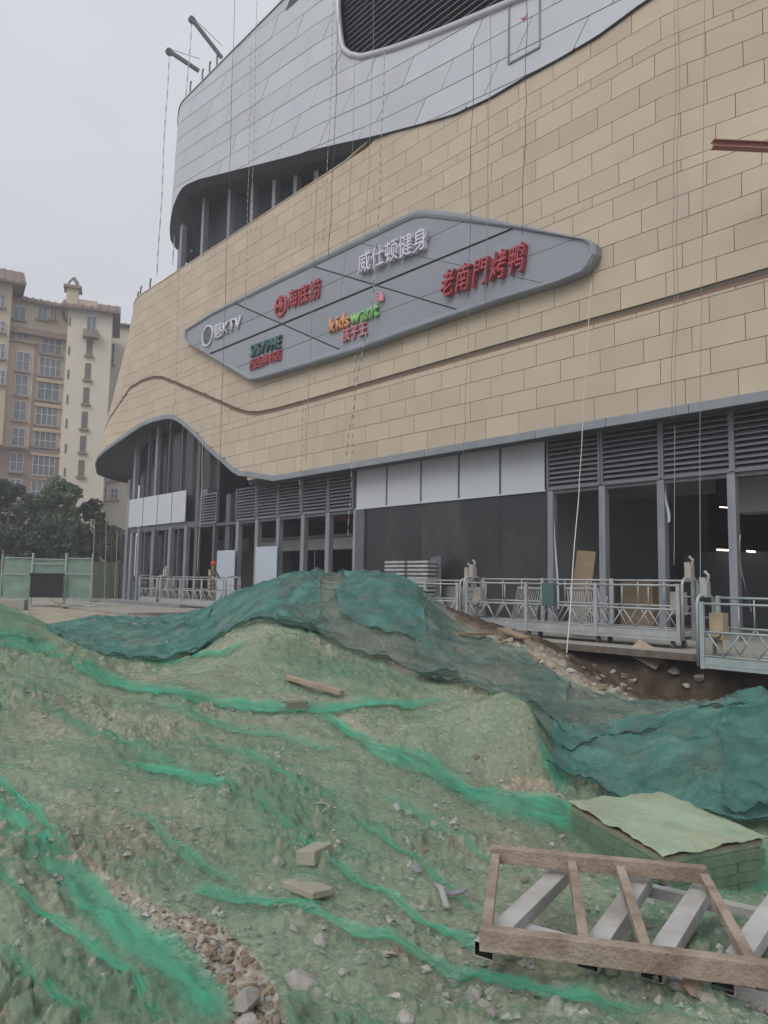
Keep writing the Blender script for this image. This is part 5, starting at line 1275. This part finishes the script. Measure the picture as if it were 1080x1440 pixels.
# ================================================================== NETTING ON THE SOIL
def px_of(X, Y, Z):
    v = np.stack([X, Y, Z - EYE], -1) @ np.array(CM)          # rows of CM^T
    return 540 + FPX * v[..., 0] / -v[..., 2], 720 - FPX * v[..., 1] / -v[..., 2]
def in_poly(px, py, poly):
    r = np.zeros(px.shape, bool); n = len(poly)
    for i in range(n):
        (x0, y0), (x1, y1) = poly[i], poly[(i + 1) % n]
        c = ((y0 > py) != (y1 > py)) & (px < (x1 - x0) * (py - y0) / (y1 - y0 + 1e-9) + x0); r ^= c
    return r
def xy_of(pxc, Z):
    """plan position for photo column and depth (arrays)"""
    d = np.array([tuple(ray(p, 821 + .0175 * (p - 540))) for p in pxc]); f = d[:, 0] * FW.x + d[:, 1] * FW.y
    return (d[:, 0] / f), (d[:, 1] / f)
def sheet(name, label, px0, px1, near, far, mt, nu, nv, lift=.03, wr=.05, wscale=1.2, seed=1, holes=(), group='dust nets over the soil', stretch=(1, 1), edge=.5, clods=False):
    U = np.linspace(px0, px1, nu); zn = np.interp(U, [p[0] for p in near], [p[1] for p in near]); zf = np.interp(U, [p[0] for p in far], [p[1] for p in far])
    dx, dy = xy_of(U, 1.0); V = np.linspace(0, 1, nv)[:, None]; Z = zn[None] * (zf / zn)[None] ** V
    X = dx[None] * Z; Y = dy[None] * Z
    # uneven outline
    rag = .07 * np.minimum(1, Z / 6); vv = np.broadcast_to(V, Z.shape); uu = np.broadcast_to(np.linspace(0, 1, nu)[None], Z.shape)
    em = np.maximum(np.abs(vv - .5), np.abs(uu - .5)) * 2
    X = X + rag * vnoise(X * 1.1, Y * 1.1, seed + 1) * 1.6 * em; Y = Y + rag * vnoise(X * 1.1 + 9, Y * 1.1, seed + 2) * 1.6 * em
    H = H1(X, Y)
    a = X * stretch[0] * wscale; b = Y * stretch[1] * wscale
    w1 = 1 - np.abs(vnoise(a + .6 * vnoise(a * .7, b * .7, seed + 5), b * .55, seed + 3)) * 2.2        # ridged folds
    w2 = 1 - np.abs(vnoise(b * 1.3 + .5 * vnoise(b, a, seed + 6), a * .6, seed + 4)) * 2.2
    w3 = 1 - np.abs(vnoise(a * 3.1, b * 1.2 + a, seed + 8)) * 2
    w4 = 1 - np.abs(vnoise(a * 8 + 1.5 * vnoise(a * 2, b * 2, seed + 31), b * 2.0, seed + 12)) * 2.4; w5 = 1 - np.abs(vnoise(b * 9, a * 2.2 + vnoise(a * 3, b * 3, seed + 32), seed + 13)) * 2.4
    crease = np.clip(w4, 0, 1) ** 2 + np.clip(w5, 0, 1) ** 2
    fold = np.clip(w1, 0, 1) ** 3 * 1.0 + np.clip(w2, 0, 1) ** 3 * .7 + .28 * np.clip(w3, 0, 1) ** 2
    k = 1.0 if wr < .02 else 1
    edg = np.clip((em - (1 - .06)) / .06, 0, 1) * .05 * edge * (1 + vnoise(X * 3, Y * 3, seed + 9))
    Zs = H + (.85 * (H2(X, Y) - H) if clods else 0) + lift + wr * fold + (.020 * crease if wr > .03 else .004 * crease) + edg + .006 * vnoise(X * 11, Y * 11, seed + 10)
    me = grid_mesh(name, X, Y, Zs, mt, uv=np.stack([X, Y], -1) * .8)
    if holes:
        px, py = px_of(X, Y, Zs); jx = 9 * vnoise(X * 6, Y * 6, 77); m = np.zeros(px.shape, bool)
        for h in holes: m |= in_poly(px + jx, py + jx, h)
        bm = bmesh.new(); bm.from_mesh(me); bm.verts.ensure_lookup_table(); mk = m.ravel()
        bmesh.ops.delete(bm, geom=[v for v in bm.verts if mk[v.index]], context='VERTS'); bm.to_mesh(me); bm.free()
    o = link(name, me); tag(o, label, 'net', group)
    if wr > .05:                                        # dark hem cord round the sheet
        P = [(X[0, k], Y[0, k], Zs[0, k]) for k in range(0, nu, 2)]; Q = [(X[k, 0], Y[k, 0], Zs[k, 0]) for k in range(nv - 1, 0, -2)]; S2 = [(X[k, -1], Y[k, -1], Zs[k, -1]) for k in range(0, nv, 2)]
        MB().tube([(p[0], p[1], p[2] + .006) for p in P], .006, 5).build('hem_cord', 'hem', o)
    return o
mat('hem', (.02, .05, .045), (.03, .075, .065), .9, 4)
HOLES = [[(58, 1155), (75, 1160), (150, 1232), (225, 1276), (300, 1298), (348, 1335), (392, 1400), (405, 1460), (335, 1460), (316, 1400), (262, 1348), (200, 1297), (122, 1222)], [(470, 1008), (482, 1006), (520, 1028), (548, 1060), (536, 1062), (505, 1036)], [(548, 926), (590, 924), (588, 942), (552, 944)],
         [(690, 1118), (785, 1122), (800, 1108), (770, 1096), (720, 1098)]]
W = [(-340, 2.0), (1400, 2.0)]
sheet('dust_net', 'pale green fine net spread over the open foreground soil', -340, 1400, W, [(-340, 12), (-20, 12.3), (60, 12.2), (110, 13.0), (200, 13.4), (300, 12.8), (380, 12.2), (440, 11.9), (560, 11.3), (640, 10.7), (700, 10.0), (760, 9.4), (800, 8.2), (900, 7.2), (1100, 6.6), (1400, 6.4)],
      'net_light', 620, 560, .008, .018, 1.5, 100, HOLES, clods=True)
sheet('dust_net', 'teal net over the low far heap beside the concrete path', 30, 300, [(30, 15.2), (120, 13.8), (200, 12.9), (300, 12.0)], [(30, 21.5), (120, 21), (210, 20.5), (300, 18.8)], 'net_teal', 150, 140, .03, .06, .8, 110)
sheet('dust_net', 'teal net over the left shoulder of the tall heap', 262, 452, [(260, 12.6), (340, 11.9), (400, 11.6), (455, 11.4)], [(260, 19), (340, 18.2), (400, 17.4), (455, 17)], 'net_teal', 170, 150, .035, .07, .75, 120, stretch=(.6, 1.2))
sheet('dust_net', 'greyish teal net draped down the middle of the tall heap', 395, 640, [(395, 11.55), (470, 11.2), (560, 10.6), (645, 10.2)], [(395, 17), (500, 16.6), (560, 16.2), (640, 15.0)], 'net_teal_thin', 200, 170, .05, .08, .7, 131, stretch=(1.2, .5))
sheet('dust_net', 'bright teal net folded over the heap top', 478, 600, [(478, 12.9), (520, 12.4), (600, 12.2)], [(478, 16.6), (540, 16.3), (600, 15.7)], 'net_teal', 120, 110, .085, .06, .8, 141, stretch=(.6, 1))
sheet('dust_net', 'teal net on the slope right of the heap, next to the middle platform', 585, 800, [(585, 10.5), (680, 9.6), (740, 9.1), (800, 8.3)], [(585, 15.0), (640, 14.6), (690, 13.9), (760, 12.4), (800, 11.9)], 'net_teal_thin', 190, 170, .05, .06, .8, 151)
sheet('dust_net', 'teal net along the near edge of the trench', 735, 1300, [(735, 8.6), (790, 7.9), (850, 8.3), (960, 8.7), (1300, 8.6)], [(735, 12.2), (800, 11.5), (900, 11.1), (1000, 10.5), (1300, 10.2)], 'net_teal_thin', 240, 120, .045, .06, .7, 161, stretch=(1.2, .7))
sheet('dust_net', 'teal net hanging down the bank behind the covered pit', 778, 1300, [(778, 6.9), (870, 6.25), (980, 5.75), (1300, 5.5)], [(778, 8.5), (860, 8.9), (970, 9.15), (1300, 9.0)], 'net_teal', 240, 150, .06, .06, 1.0, 171, stretch=(1.3, .6))
sheet('dust_net', 'blue-green net fold at the right edge above the pit', 1010, 1300, [(1010, 5.9), (1300, 5.5)], [(1010, 9.6), (1300, 9.5)], 'net_teal', 90, 120, .085, .06, 1.1, 181, stretch=(1.3, .5))
sheet('dust_net', 'green net over the bank at the left edge of the photo', -340, 70, [(-340, 9.2), (0, 9.9), (70, 10.6)], [(-340, 14.5), (-20, 13.8), (70, 12.6)], 'net_light', 160, 90, .03, .04, 1.0, 191)
def ribbon(label, pts, seed, nw=16, mt='net_band', lift=.03, corr=.007, group='folded bands of green net', k=1.0):
    C = [gpix(p[0], p[1]) for p in pts]; n = len(C)
    t = np.linspace(0, n - 1, 26 * (n - 1) + 1)
    cx = np.interp(t, range(n), [c.x for c in C]); cy = np.interp(t, range(n), [c.y for c in C]); k_ = 15; ker = np.hanning(k_ + 2)[1:-1]; ker /= ker.sum()
    pad = lambda a: np.convolve(np.concatenate([np.full(k_ // 2, a[0]) , a, np.full(k_ // 2, a[-1])]), ker, 'valid')
    cx, cy = pad(cx), pad(cy); vx, vy = [], []
    for i, p in enumerate(pts):
        q = pts[min(i + 1, n - 1)]; r = pts[max(i - 1, 0)]; dx, dy = q[0] - r[0], q[1] - r[1]; l = math.hypot(dx, dy); nx, ny = -dy / l, dx / l; c = C[i]
        a = gpix(p[0] + nx * p[2] / 2, p[1] + ny * p[2] / 2); b = gpix(p[0] - nx * p[2] / 2, p[1] - ny * p[2] / 2); d = a - b; m_ = p[2] * 4 * math.hypot(c.x, c.y) / FPX
        if d.length > m_: d = d * (m_ / d.length)
        vx.append(d.x); vy.append(d.y)
    k_w = 1 + .15 * vnoise(t * .9, t * 0 + seed, seed); vx = pad(np.interp(t, range(n), vx)) * k_w; vy = pad(np.interp(t, range(n), vy)) * k_w; wd = np.hypot(vx, vy)
    v = np.linspace(-.5, .5, nw)[None]; vo = v + .06 * vnoise(t[:, None] * .7, t[:, None] * 0 + 3.3, seed + 2)
    X = cx[:, None] + vx[:, None] * vo; Y = cy[:, None] + vy[:, None] * vo
    Z = H1(X, Y) + .35 * np.maximum(0, H2(X, Y) - H1(X, Y)) + lift + corr * np.cos(v * 2 * math.pi * 3 + 2 * vnoise(t[:, None] * .8, v * 2, seed + 4)) + .012 * vnoise(X * 9, Y * 9, seed + 5) + .02 * (np.abs(v) * 2) ** 6
    L_ = np.concatenate([[0], np.cumsum(np.hypot(np.diff(cx), np.diff(cy)))])
    uv = np.stack([np.broadcast_to(L_[:, None], X.shape), (v * wd[:, None]) * 2.5], -1) + seed
    me = grid_mesh('net_band', X, Y, Z, mt, uv=uv)
    vn = np.broadcast_to(np.abs(v) * 2, X.shape); ends = np.minimum(1, np.minimum(t, (n - 1) - t) / .8)[:, None]
    side = np.where(v * (1 if seed % 2 else -1) > 0, sst(1 - vn, 0, .8), sst(1 - vn, 0, .35))
    dn = k * np.clip(side * ends * (.85 + .35 * vnoise(t[:, None] * 1.1, v * 3, seed + 8)), 0, 1)
    at = me.attributes.new('dens', 'FLOAT', 'POINT'); at.data.foreach_set('value', dn.ravel().astype(np.float32))
    o = link('net_band', me); tag(o, label, 'net', group); return o
ribbon('broad bright green net band running from the left edge to the bottom', [(-60, 1098, 60), (0, 1155, 58), (75, 1222, 54), (150, 1292, 64), (220, 1348, 84), (280, 1405, 74), (320, 1460, 66)], 201)
ribbon('narrow green net band below the broad left one', [(-30, 1225, 14), (15, 1252, 16), (92, 1312, 24), (160, 1367, 26), (222, 1437, 24), (240, 1470, 24)], 202)
ribbon('thin green net band above the broad left one', [(-30, 1090, 16), (0, 1110, 15), (40, 1140, 14), (75, 1178, 12), (115, 1210, 8)], 203)
ribbon('green net band curving above the bottom rubble', [(262, 1262, 14), (300, 1263, 22), (370, 1275, 22), (448, 1292, 18), (522, 1326, 16), (600, 1356, 20), (690, 1385, 22), (800, 1412, 22), (900, 1440, 26)], 204, k=.8)
ribbon('thin green net band ending under the rusty frame', [(345, 1118, 16), (400, 1165, 12), (440, 1200, 10), (490, 1238, 12), (560, 1280, 14), (640, 1322, 14), (700, 1352, 14)], 205, k=.8)
ribbon('thin green net band left of the slate pieces', [(480, 1150, 8), (540, 1185, 12), (600, 1228, 14), (650, 1275, 12), (690, 1305, 10)], 206, k=.8)
ribbon('wide green net band below the box-shaped soil lump', [(440, 1005, 14), (480, 1028, 20), (530, 1058, 30), (600, 1090, 44), (700, 1128, 48), (790, 1152, 50), (830, 1160, 50)], 207)
ribbon('long green net band across the foot of the heaps', [(-60, 885, 40), (0, 900, 40), (60, 912, 32), (140, 950, 30), (200, 972, 24), (280, 988, 20), (360, 998, 16), (460, 1000, 18), (560, 992, 16), (640, 985, 10)], 208)
ribbon('green net band lying between the far heap and the soil heap', [(110, 905, 16), (170, 925, 22), (240, 932, 24), (310, 922, 18), (360, 900, 10)], 209)
ribbon('bright green net strip down the steep side of the soil lump', [(755, 1030, 10), (772, 1065, 20), (785, 1095, 26), (806, 1125, 30)], 210)
ribbon('green net strip right of the brick pit', [(1062, 1180, 30), (1068, 1220, 40), (1072, 1270, 44)], 211)
ribbon('green net strip seen through the rusty frame', [(940, 1290, 24), (985, 1262, 26), (1030, 1270, 18)], 212)
ribbon('faint green net band across the open soil', [(150, 1075, 10), (230, 1090, 14), (300, 1108, 18), (345, 1120, 16)], 213)
for i, (lb, pts) in enumerate((('faint green net fold below the left bank', [(20, 985, 16), (120, 1030, 20), (220, 1070, 18), (330, 1115, 14)]), ('faint green net fold left of the pale block', [(150, 1130, 14), (230, 1185, 20), (310, 1240, 18), (360, 1272, 10)]),
        ('faint green net fold above the wide band', [(250, 1030, 12), (340, 1062, 18), (420, 1105, 16), (500, 1150, 10)]), ('faint green net fold along the soil heap foot', [(180, 985, 14), (300, 1020, 18), (420, 1045, 14), (500, 1075, 10)]),
        ('faint green net fold between the slate and the wide band', [(520, 1110, 12), (590, 1150, 18), (660, 1195, 16), (720, 1235, 10)]), ('faint green net fold in the bottom corner', [(-30, 1330, 20), (40, 1385, 26), (110, 1440, 24), (130, 1465, 20)]),
        ('faint green net fold below the frame', [(620, 1372, 12), (740, 1402, 18), (860, 1424, 18), (1000, 1440, 14)]))):
    ribbon(lb, pts, 220 + i, k=.55)

# ================================================================== STONES
ground = bpy.data.objects['ground']
def place(o, x, y, s_, sink=.25, par=None):
    o.location = (x, y, hz2(x, y) - sink * s_ * .3 + .01); o.scale = (s_ * rnd.uniform(.8, 1.3), s_ * rnd.uniform(.7, 1.1), s_ * rnd.uniform(.7, 1.1)); o.rotation_euler = (rnd.uniform(-.5, .5), rnd.uniform(-.5, .5), rnd.uniform(0, 6.28))
# bare rubble strip between the nets
c0 = gpix(310, 1380); rb = thing('rubble_strip', 'strip of bare brown rubble between two green net bands', 'rubble', (c0.x, c0.y, c0.z))
rinv = Matrix.Translation(-Vector(c0)); made = 0; poly = HOLES[0]; tries = 0
while made < 270 and tries < 3000:
    tries += 1; px, py = rnd.uniform(60, 400), rnd.uniform(1160, 1458)
    if not in_poly(np.array([px]), np.array([py]), poly)[0]: continue
    if py < 1280 and rnd.random() < .75: continue
    p = gpix(px, py); s_ = rnd.choice((.02, .025, .03, .03, .04, .05, .065, .09)) * (1 if py > 1280 else .5)
    o = link('stone', rnd.choice(ROCKS + ROCKB + ROCKB), rb); place(o, p.x, p.y, s_, .8); o.matrix_parent_inverse = rinv; made += 1
# larger stones lying on and under the net
for k in range(190):
    px, py = rnd.choice([(rnd.uniform(380, 700), rnd.uniform(1300, 1440)), (rnd.uniform(600, 1080), rnd.uniform(1330, 1440)), (rnd.uniform(680, 1080), rnd.uniform(1370, 1440)), (rnd.uniform(690, 1060), rnd.uniform(1220, 1340)), (rnd.uniform(-20, 700), rnd.uniform(1030, 1400)), (rnd.uniform(560, 800), rnd.uniform(1130, 1240))])
    p = gpix(px, py); o = link('stone', rnd.choice(ROCKS + ROCKS + ROCKB), ground); place(o, p.x, p.y, rnd.choice((.03, .04, .05, .06, .08, .10)))
for (px, py, s_) in ((575, 1300, .10), (430, 1385, .16), (780, 1412, .14), (880, 1402, .10), (700, 1388, .14), (450, 1325, .12), (640, 1375, .12), (345, 1425, .13), (1000, 1412, .10), (340, 1440, .12)):
    p = gpix(px, py); o = link('stone', rnd.choice(ROCKS), ground); place(o, p.x, p.y, s_)
# fine gravel in one mass
def gravel():
    rg = np.random.default_rng(5); n = 5200; px = rg.uniform(-60, 1140, n); Z = 1.9 * (11 / 1.9) ** rg.random(n); dx, dy = xy_of(px, 1.0); X = dx * Z; Y = dy * Z
    keep = fbm(X * .7, Y * .7, 3, 91) > -.15; X, Y = X[keep], Y[keep]; n = len(X); Zg = H2(X, Y)
    base = np.array([(1, 0, 0), (-1, 0, 0), (0, 1, 0), (0, -1, 0), (0, 0, 1), (0, 0, -1)], float); f = [(0, 2, 4), (2, 1, 4), (1, 3, 4), (3, 0, 4), (2, 0, 5), (1, 2, 5), (3, 1, 5), (0, 3, 5)]
    s_ = .006 + .022 * rg.random(n) ** 3 * (1 + 0 * X); V = (base[None] * rg.uniform(.6, 1.4, (n, 6, 1)) * s_[:, None, None]); a = rg.uniform(0, 6.28, n); ca, sa = np.cos(a)[:, None], np.sin(a)[:, None]
    V = np.stack([V[..., 0] * ca - V[..., 1] * sa + .3 * V[..., 2], V[..., 0] * sa + V[..., 1] * ca, V[..., 2] * .8 + .25 * V[..., 0]], -1); V += np.stack([X, Y, Zg + s_ * .4], -1)[:, None]
    F = (np.array(f)[None] + 6 * np.arange(n)[:, None, None]).reshape(-1, 3); me = bpy.data.meshes.new('gravel'); me.from_pydata(V.reshape(-1, 3).tolist(), [], F.tolist()); me.materials.append(M['rock'])
    o = link('gravel', me); o['kind'] = 'stuff'; o['label'] = 'fine gravel and crumbs of soil strewn over the ground'
gravel()
def lay(m, mt, name, label, cat, px, py, rz=0, dz=0, rx=0, ry=0, bevel=0):
    p = gpix(px, py); o = m.build(name, mt, None, bevel=bevel); o.location = (p.x, p.y, p.z + dz); o.rotation_euler = (rx, ry, rz); return tag(o, label, cat)
def bar_on(a, b, w_, h_, mt, name, label, cat, dz=.05):
    p, q = gpix(*a), gpix(*b); m = MB(); m.bar(p + Vector((0, 0, dz)), q + Vector((0, 0, dz)), w_, h_); o = m.build(name, mt, None, bevel=.004); return tag(o, label, cat)
bar_on((404, 959), (481, 981), .09, .05, 'wood_old', 'timber_batten', 'weathered batten lying across the soil heap', 'batten')
bar_on((640, 902), (690, 901), .14, .05, 'plywood', 'timber_plank', 'pale plank on the net near the middle platform', 'plank', .12)
bar_on((706, 897), (738, 910), .22, .04, 'plywood', 'timber_plank', 'short tan board beside the trench edge', 'plank', .16)
lay(MB().box((-.11, -.06, -.03), (.11, .06, .06)), 'brick', 'brick', 'single dusty brick beside the long net band', 'brick', 417, 998, 1.2, .03, bevel=.006)
lay(MB().box((-.06, -.12, -.05), (.06, .12, .03)), 'pale_block', 'broken_block', 'pale broken block on the open soil', 'block', 442, 1214, AX + 1.2, .06, .1, .1, .006)
lay(MB().box((-.12, -.07, -.02), (.12, .07, .02)), 'pale_block', 'broken_block', 'flat slab half buried under the net', 'slab', 432, 1252, AX + .8, .01, .1, .05, .008)
for px, py, s_, lb in ((645, 1265, .09, 'blue-grey slate piece left of the rusty frame'), (585, 1232, .06, 'small blue-white tile shard on the open soil')):
    o = link('slate_piece', rock_mesh('slate_piece', 'slate', int(px), 2, .3)); p = gpix(px, py); o.location = p + Vector((0, 0, .04)); o.scale = (s_ * 1.6, s_ * 1.2, s_); o.rotation_euler = (.3, .2, px); tag(o, lb, 'slate')
p, q = gpix(611, 1262), gpix(626, 1288); m = MB(); m.tube([p + Vector((0, 0, .06)), p.lerp(q, .4) + Vector((.01, .01, .07)), q + Vector((.01, 0, .04)), q + Vector((.03, .01, .045))], [.012, .02, .018, .008], 6); tag(m.build('cloth_strip', 'litter', None, smooth=True), 'curled pale strip of cloth before the rusty frame', 'cloth')
for k, (px, py, lb) in enumerate(((557, 1144, 'white paper scrap on the upper open soil'), (568, 1190, 'pale scrap beside the thin net band'), (65, 1196, 'pale scrap on the broad left net band'), (460, 1142, 'curved white wire on the open soil'), (640, 1164, 'small pale scrap near the wide net band'), (852, 1153, 'white scrap against the pit cover'), (545, 1310, 'small white scrap below the slate'), (420, 1100, 'pale scrap on the soil left of the long band'))):
    if k == 3:
        p = gpix(px, py); m = MB(); m.tube([p + Vector((-.1, -.1, .05)), p + Vector((0, -.02, .06)), p + Vector((.08, -.04, .06)), p + Vector((.1, -.12, .045))], .006, 5); tag(m.build('wire', 'litter'), lb, 'wire'); continue
    X, Y = np.meshgrid(np.linspace(-.05, .05, 6), np.linspace(-.035, .035, 5)); me = grid_mesh('litter_scrap', X * .6, Y * .6, .02 * vnoise(X * 20 + k, Y * 20, k) + .05, 'litter'); o = link('litter_scrap', me); p = gpix(px, py); o.location = p; o.rotation_euler = (.2, .3, k * 1.3); tag(o, lb, 'litter')
# trench: torn boards, lumps of concrete, loose soil
p = gpix(912, 945, 17); m = MB(); m.bar((-.35, 0, .15), (.25, .1, -.15), .5, .03, up=(0, -.6, 1)); o = m.build('torn_board', 'wood_old'); o.location = (p.x, p.y, p.z + .25); tag(o, 'torn tan board sticking out of the trench side', 'board')
for px, py, s_, lb in ((948, 951, .3, 'white lump of concrete in the trench'), (985, 968, .3, 'tilted pale lump of concrete near the trench end'), (965, 975, .2, 'small pale lump between two bigger ones in the trench')):
    p = gpix(px, py, 17); o = link('concrete_lump', rock_mesh('concrete_lump', 'litter', int(px), 2, .8)); o.location = p + Vector((0, 0, .1)); o.scale = (s_, s_, s_); tag(o, lb, 'lump')
for k in range(70):
    px, py = rnd.uniform(700, 900), 0; py = 892 + (px - 700) * .36 + rnd.uniform(-4, 26); p = gpix(px, py, 17); o = link('stone', rnd.choice(ROCKB + ROCKB + ROCKS), ground); place(o, p.x, p.y, rnd.uniform(.08, .28))

# ================================================================== BRICK PIT WITH ITS COVER
ZC = on_z(935, 1150, 0).z; zc = -.30
cq = [on_z(797, 1124, zc), on_z(929, 1111, zc), on_z(1080, 1174, zc), on_z(934, 1201, zc)]
pit = thing('brick_pit', 'square brick pit under a pale green cloth-covered board', 'pit', tuple((cq[0] + cq[2]) / 2 - Vector((0, 0, .5)))); pinv = Matrix.Translation(-pit.location)
cen_ = (cq[0] + cq[2]) / 2
def pp_(o): o.parent = pit; o.matrix_parent_inverse = pinv; return o
n = 26; S_, T_ = np.meshgrid(np.linspace(0, 1, n), np.linspace(0, 1, n))
f = lambda k: (1 - S_) * (1 - T_) * cq[0][k] + S_ * (1 - T_) * cq[1][k] + S_ * T_ * cq[2][k] + (1 - S_) * T_ * cq[3][k]
ed = np.maximum(np.abs(S_ - .5), np.abs(T_ - .5)) * 2
X, Y = f(0), f(1); jag = np.clip((ed - .9) / .1, 0, 1); X = X + jag * .018 * vnoise(X * 14, Y * 14, 3); Y = Y + jag * .018 * vnoise(X * 14, Y * 14, 4)
Zt = zc + .010 * vnoise(X * 4, Y * 4, 5) + .006 * vnoise(X * 13, Y * 13, 6) - .02 * jag * (.6 + vnoise(X * 5, Y * 5, 8))
o = pp_(link('cover_cloth', grid_mesh('cover_cloth', X, Y, Zt, 'cover_cloth')))
m = MB(); ins = [cen_.lerp(c, .95) for c in cq]; i_ = [tuple(c - Vector((0, 0, .035))) for c in ins]; j_ = [tuple(c - Vector((0, 0, .075))) for c in ins]
m.poly(i_); m.poly(j_[::-1])
for k in range(4): l = (k + 1) % 4; m.poly([i_[k], j_[k], j_[l], i_[l]])
pp_(m.build('cover_board', 'wood_old'))
bcol = [cen_.lerp(c, .90) for c in cq]; bme = MB(); bme.box((-.112, -.05, -.026), (.112, .05, .026)); bme = bme.mesh('brick', 'brick')
for k in range(4):
    a, b = bcol[k], bcol[(k + 1) % 4]; d = (b - a); Ln = d.length; ang = math.atan2(d.y, d.x); nb = max(3, int(Ln / .17))
    for c in range(9):
        for j in range(nb):
            t = (j + .5 + (.25 if c % 2 else -.25) * (1 if 0 < j < nb - 1 else .4)) / nb; p = a.lerp(b, t); o = pp_(link('brick', bme)); o.location = (p.x + rnd.uniform(-.006, .006), p.y + rnd.uniform(-.006, .006), zc - .11 - c * .062); o.rotation_euler = (rnd.uniform(-.02, .02), rnd.uniform(-.02, .02), ang + rnd.uniform(-.03, .03)); o.scale = (Ln / nb / .238, 1, 1)
m = MB(); iw = [cen_.lerp(c, .875) for c in cq]
for k in range(4): a, b = iw[k], iw[(k + 1) % 4]; m.poly([a - Vector((0, 0, .078)), b - Vector((0, 0, .078)), b - Vector((0, 0, .8)), a - Vector((0, 0, .8))])
pp_(m.build('mortar_core', 'mortar'))

hb = [cen_.lerp(c, .985) for c in cq]
for k in (2, 3):                                        # net hanging over the brick sides
    a, b = hb[k], hb[(k + 1) % 4]; S_, T_ = np.meshgrid(np.linspace(0, 1, 30), np.linspace(0, 1, 14)); nrm = Vector((b.y - a.y, a.x - b.x, 0)).normalized()
    if nrm.dot(a - cen_) < 0: nrm = -nrm
    wv = .015 + .05 * T_ + .02 * vnoise(S_ * 9, T_ * 2, 60 + k); X = a.x + (b.x - a.x) * S_ + nrm.x * wv; Y = a.y + (b.y - a.y) * S_ + nrm.y * wv
    pp_(link('hanging_net', grid_mesh('hanging_net', X, Y, zc - .03 - .42 * T_, 'net_light', uv=np.stack([X, Y], -1))))

# ================================================================== RUSTY LATTICE FRAME
def hollow(m, a, b, w_, h_, up=(0, 0, 1), t=.006):
    """square tube with open ends"""
    a = Vector(a); b = Vector(b); d = (b - a).normalized(); sx = d.cross(Vector(up)).normalized(); uu = sx.cross(d).normalized(); i = len(m.v)
    for p in (a, b):
        for (ww, hh) in ((w_ / 2, h_ / 2), (w_ / 2 - t, h_ / 2 - t)):
            for (q, r_) in ((-1, -1), (1, -1), (1, 1), (-1, 1)): m.v.append(tuple(p + sx * q * ww + uu * r_ * hh))
    for k in range(4):
        l = (k + 1) % 4
        for q, mi in (((i + k, i + l, i + 8 + l, i + 8 + k), 0), ((i + 4 + l, i + 4 + k, i + 12 + k, i + 12 + l), 1), ((i + l, i + k, i + 4 + k, i + 4 + l), 0), ((i + 8 + k, i + 8 + l, i + 12 + l, i + 12 + k), 0)): m.f.append(q); m.mi.append(mi)
    c = a.lerp(b, .3); m.poly([c + sx * q * (w_ / 2 - t) + uu * r_ * (h_ / 2 - t) for q, r_ in ((-1, -1), (1, -1), (1, 1), (-1, 1))], 1); return m
g0 = gpix(850, 1330); fr = thing('lattice_frame', 'rusty steel lattice frame lying on grey square tubes', 'steel frame', tuple(g0)); finv = Matrix.Translation(-Vector(g0))
def fp(nm, m, mt): o = m.build(nm, mt, fr, bevel=.003); o.matrix_parent_inverse = finv; return o
zl = max(gpix(x, y).z for x, y in ((690, 1340), (820, 1350), (1000, 1380), (800, 1240))) + .035      # tubes rest on the lumps
zl = min(zl + .03, -.14); zt_ = zl + .085
CH = ['rust', 'tube_inside']; GT = ['tube_grey', 'tube_inside']
fp('chord', hollow(MB(), on_z(675, 1318, zt_), on_z(1130, 1376, zt_), .05, .08), CH)
fp('chord', hollow(MB(), on_z(690, 1200, zt_ + .02), on_z(994, 1230, zt_ + .02), .05, .07), CH)
for a, b in (((697, 1206), (684, 1312)), ((804, 1214), (822, 1330)), ((872, 1222), (910, 1342)), ((990, 1234), (1060, 1362))):
    fp('web_bar', hollow(MB(), on_z(*a, zt_ + .012), on_z(*b, zt_ - .004), .04, .04), CH)
for a, b in (((680, 1337), (792, 1228)), ((826, 1353), (905, 1238)), ((916, 1368), (990, 1250)), ((1016, 1385), (1100, 1262))):
    p, q = on_z(*a, zl), on_z(*b, zl + .01); fp('cross_tube', hollow(MB(), p, q, .085, .06), GT)
for a, b in (((690, 1296), (800, 1326)), ((905, 1250), (1120, 1298)), ((930, 1375), (1120, 1420))):
    fp('cross_tube', hollow(MB(), on_z(*a, zl - .045), on_z(*b, zl - .045), .05, .05), GT)

# ================================================================== HAZE
hzm = bpy.data.materials.new('haze'); hzm.use_nodes = True; N = hzm.node_tree.nodes; K = hzm.node_tree.links
N.remove(N['Principled BSDF']); pv = N.new('ShaderNodeVolumePrincipled'); pv.inputs['Color'].default_value = (.86, .88, .93, 1); pv.inputs['Density'].default_value = .0026; pv.inputs['Anisotropy'].default_value = 0.0
K.new(pv.outputs['Volume'], N['Material Output'].inputs['Volume']); M['haze'] = hzm
m = MB(); m.box((-460, -460, -3), (460, 460, 50)); o = m.build('haze', 'haze'); o['kind'] = 'stuff'; o['label'] = 'thin grey haze in the air over the whole site'
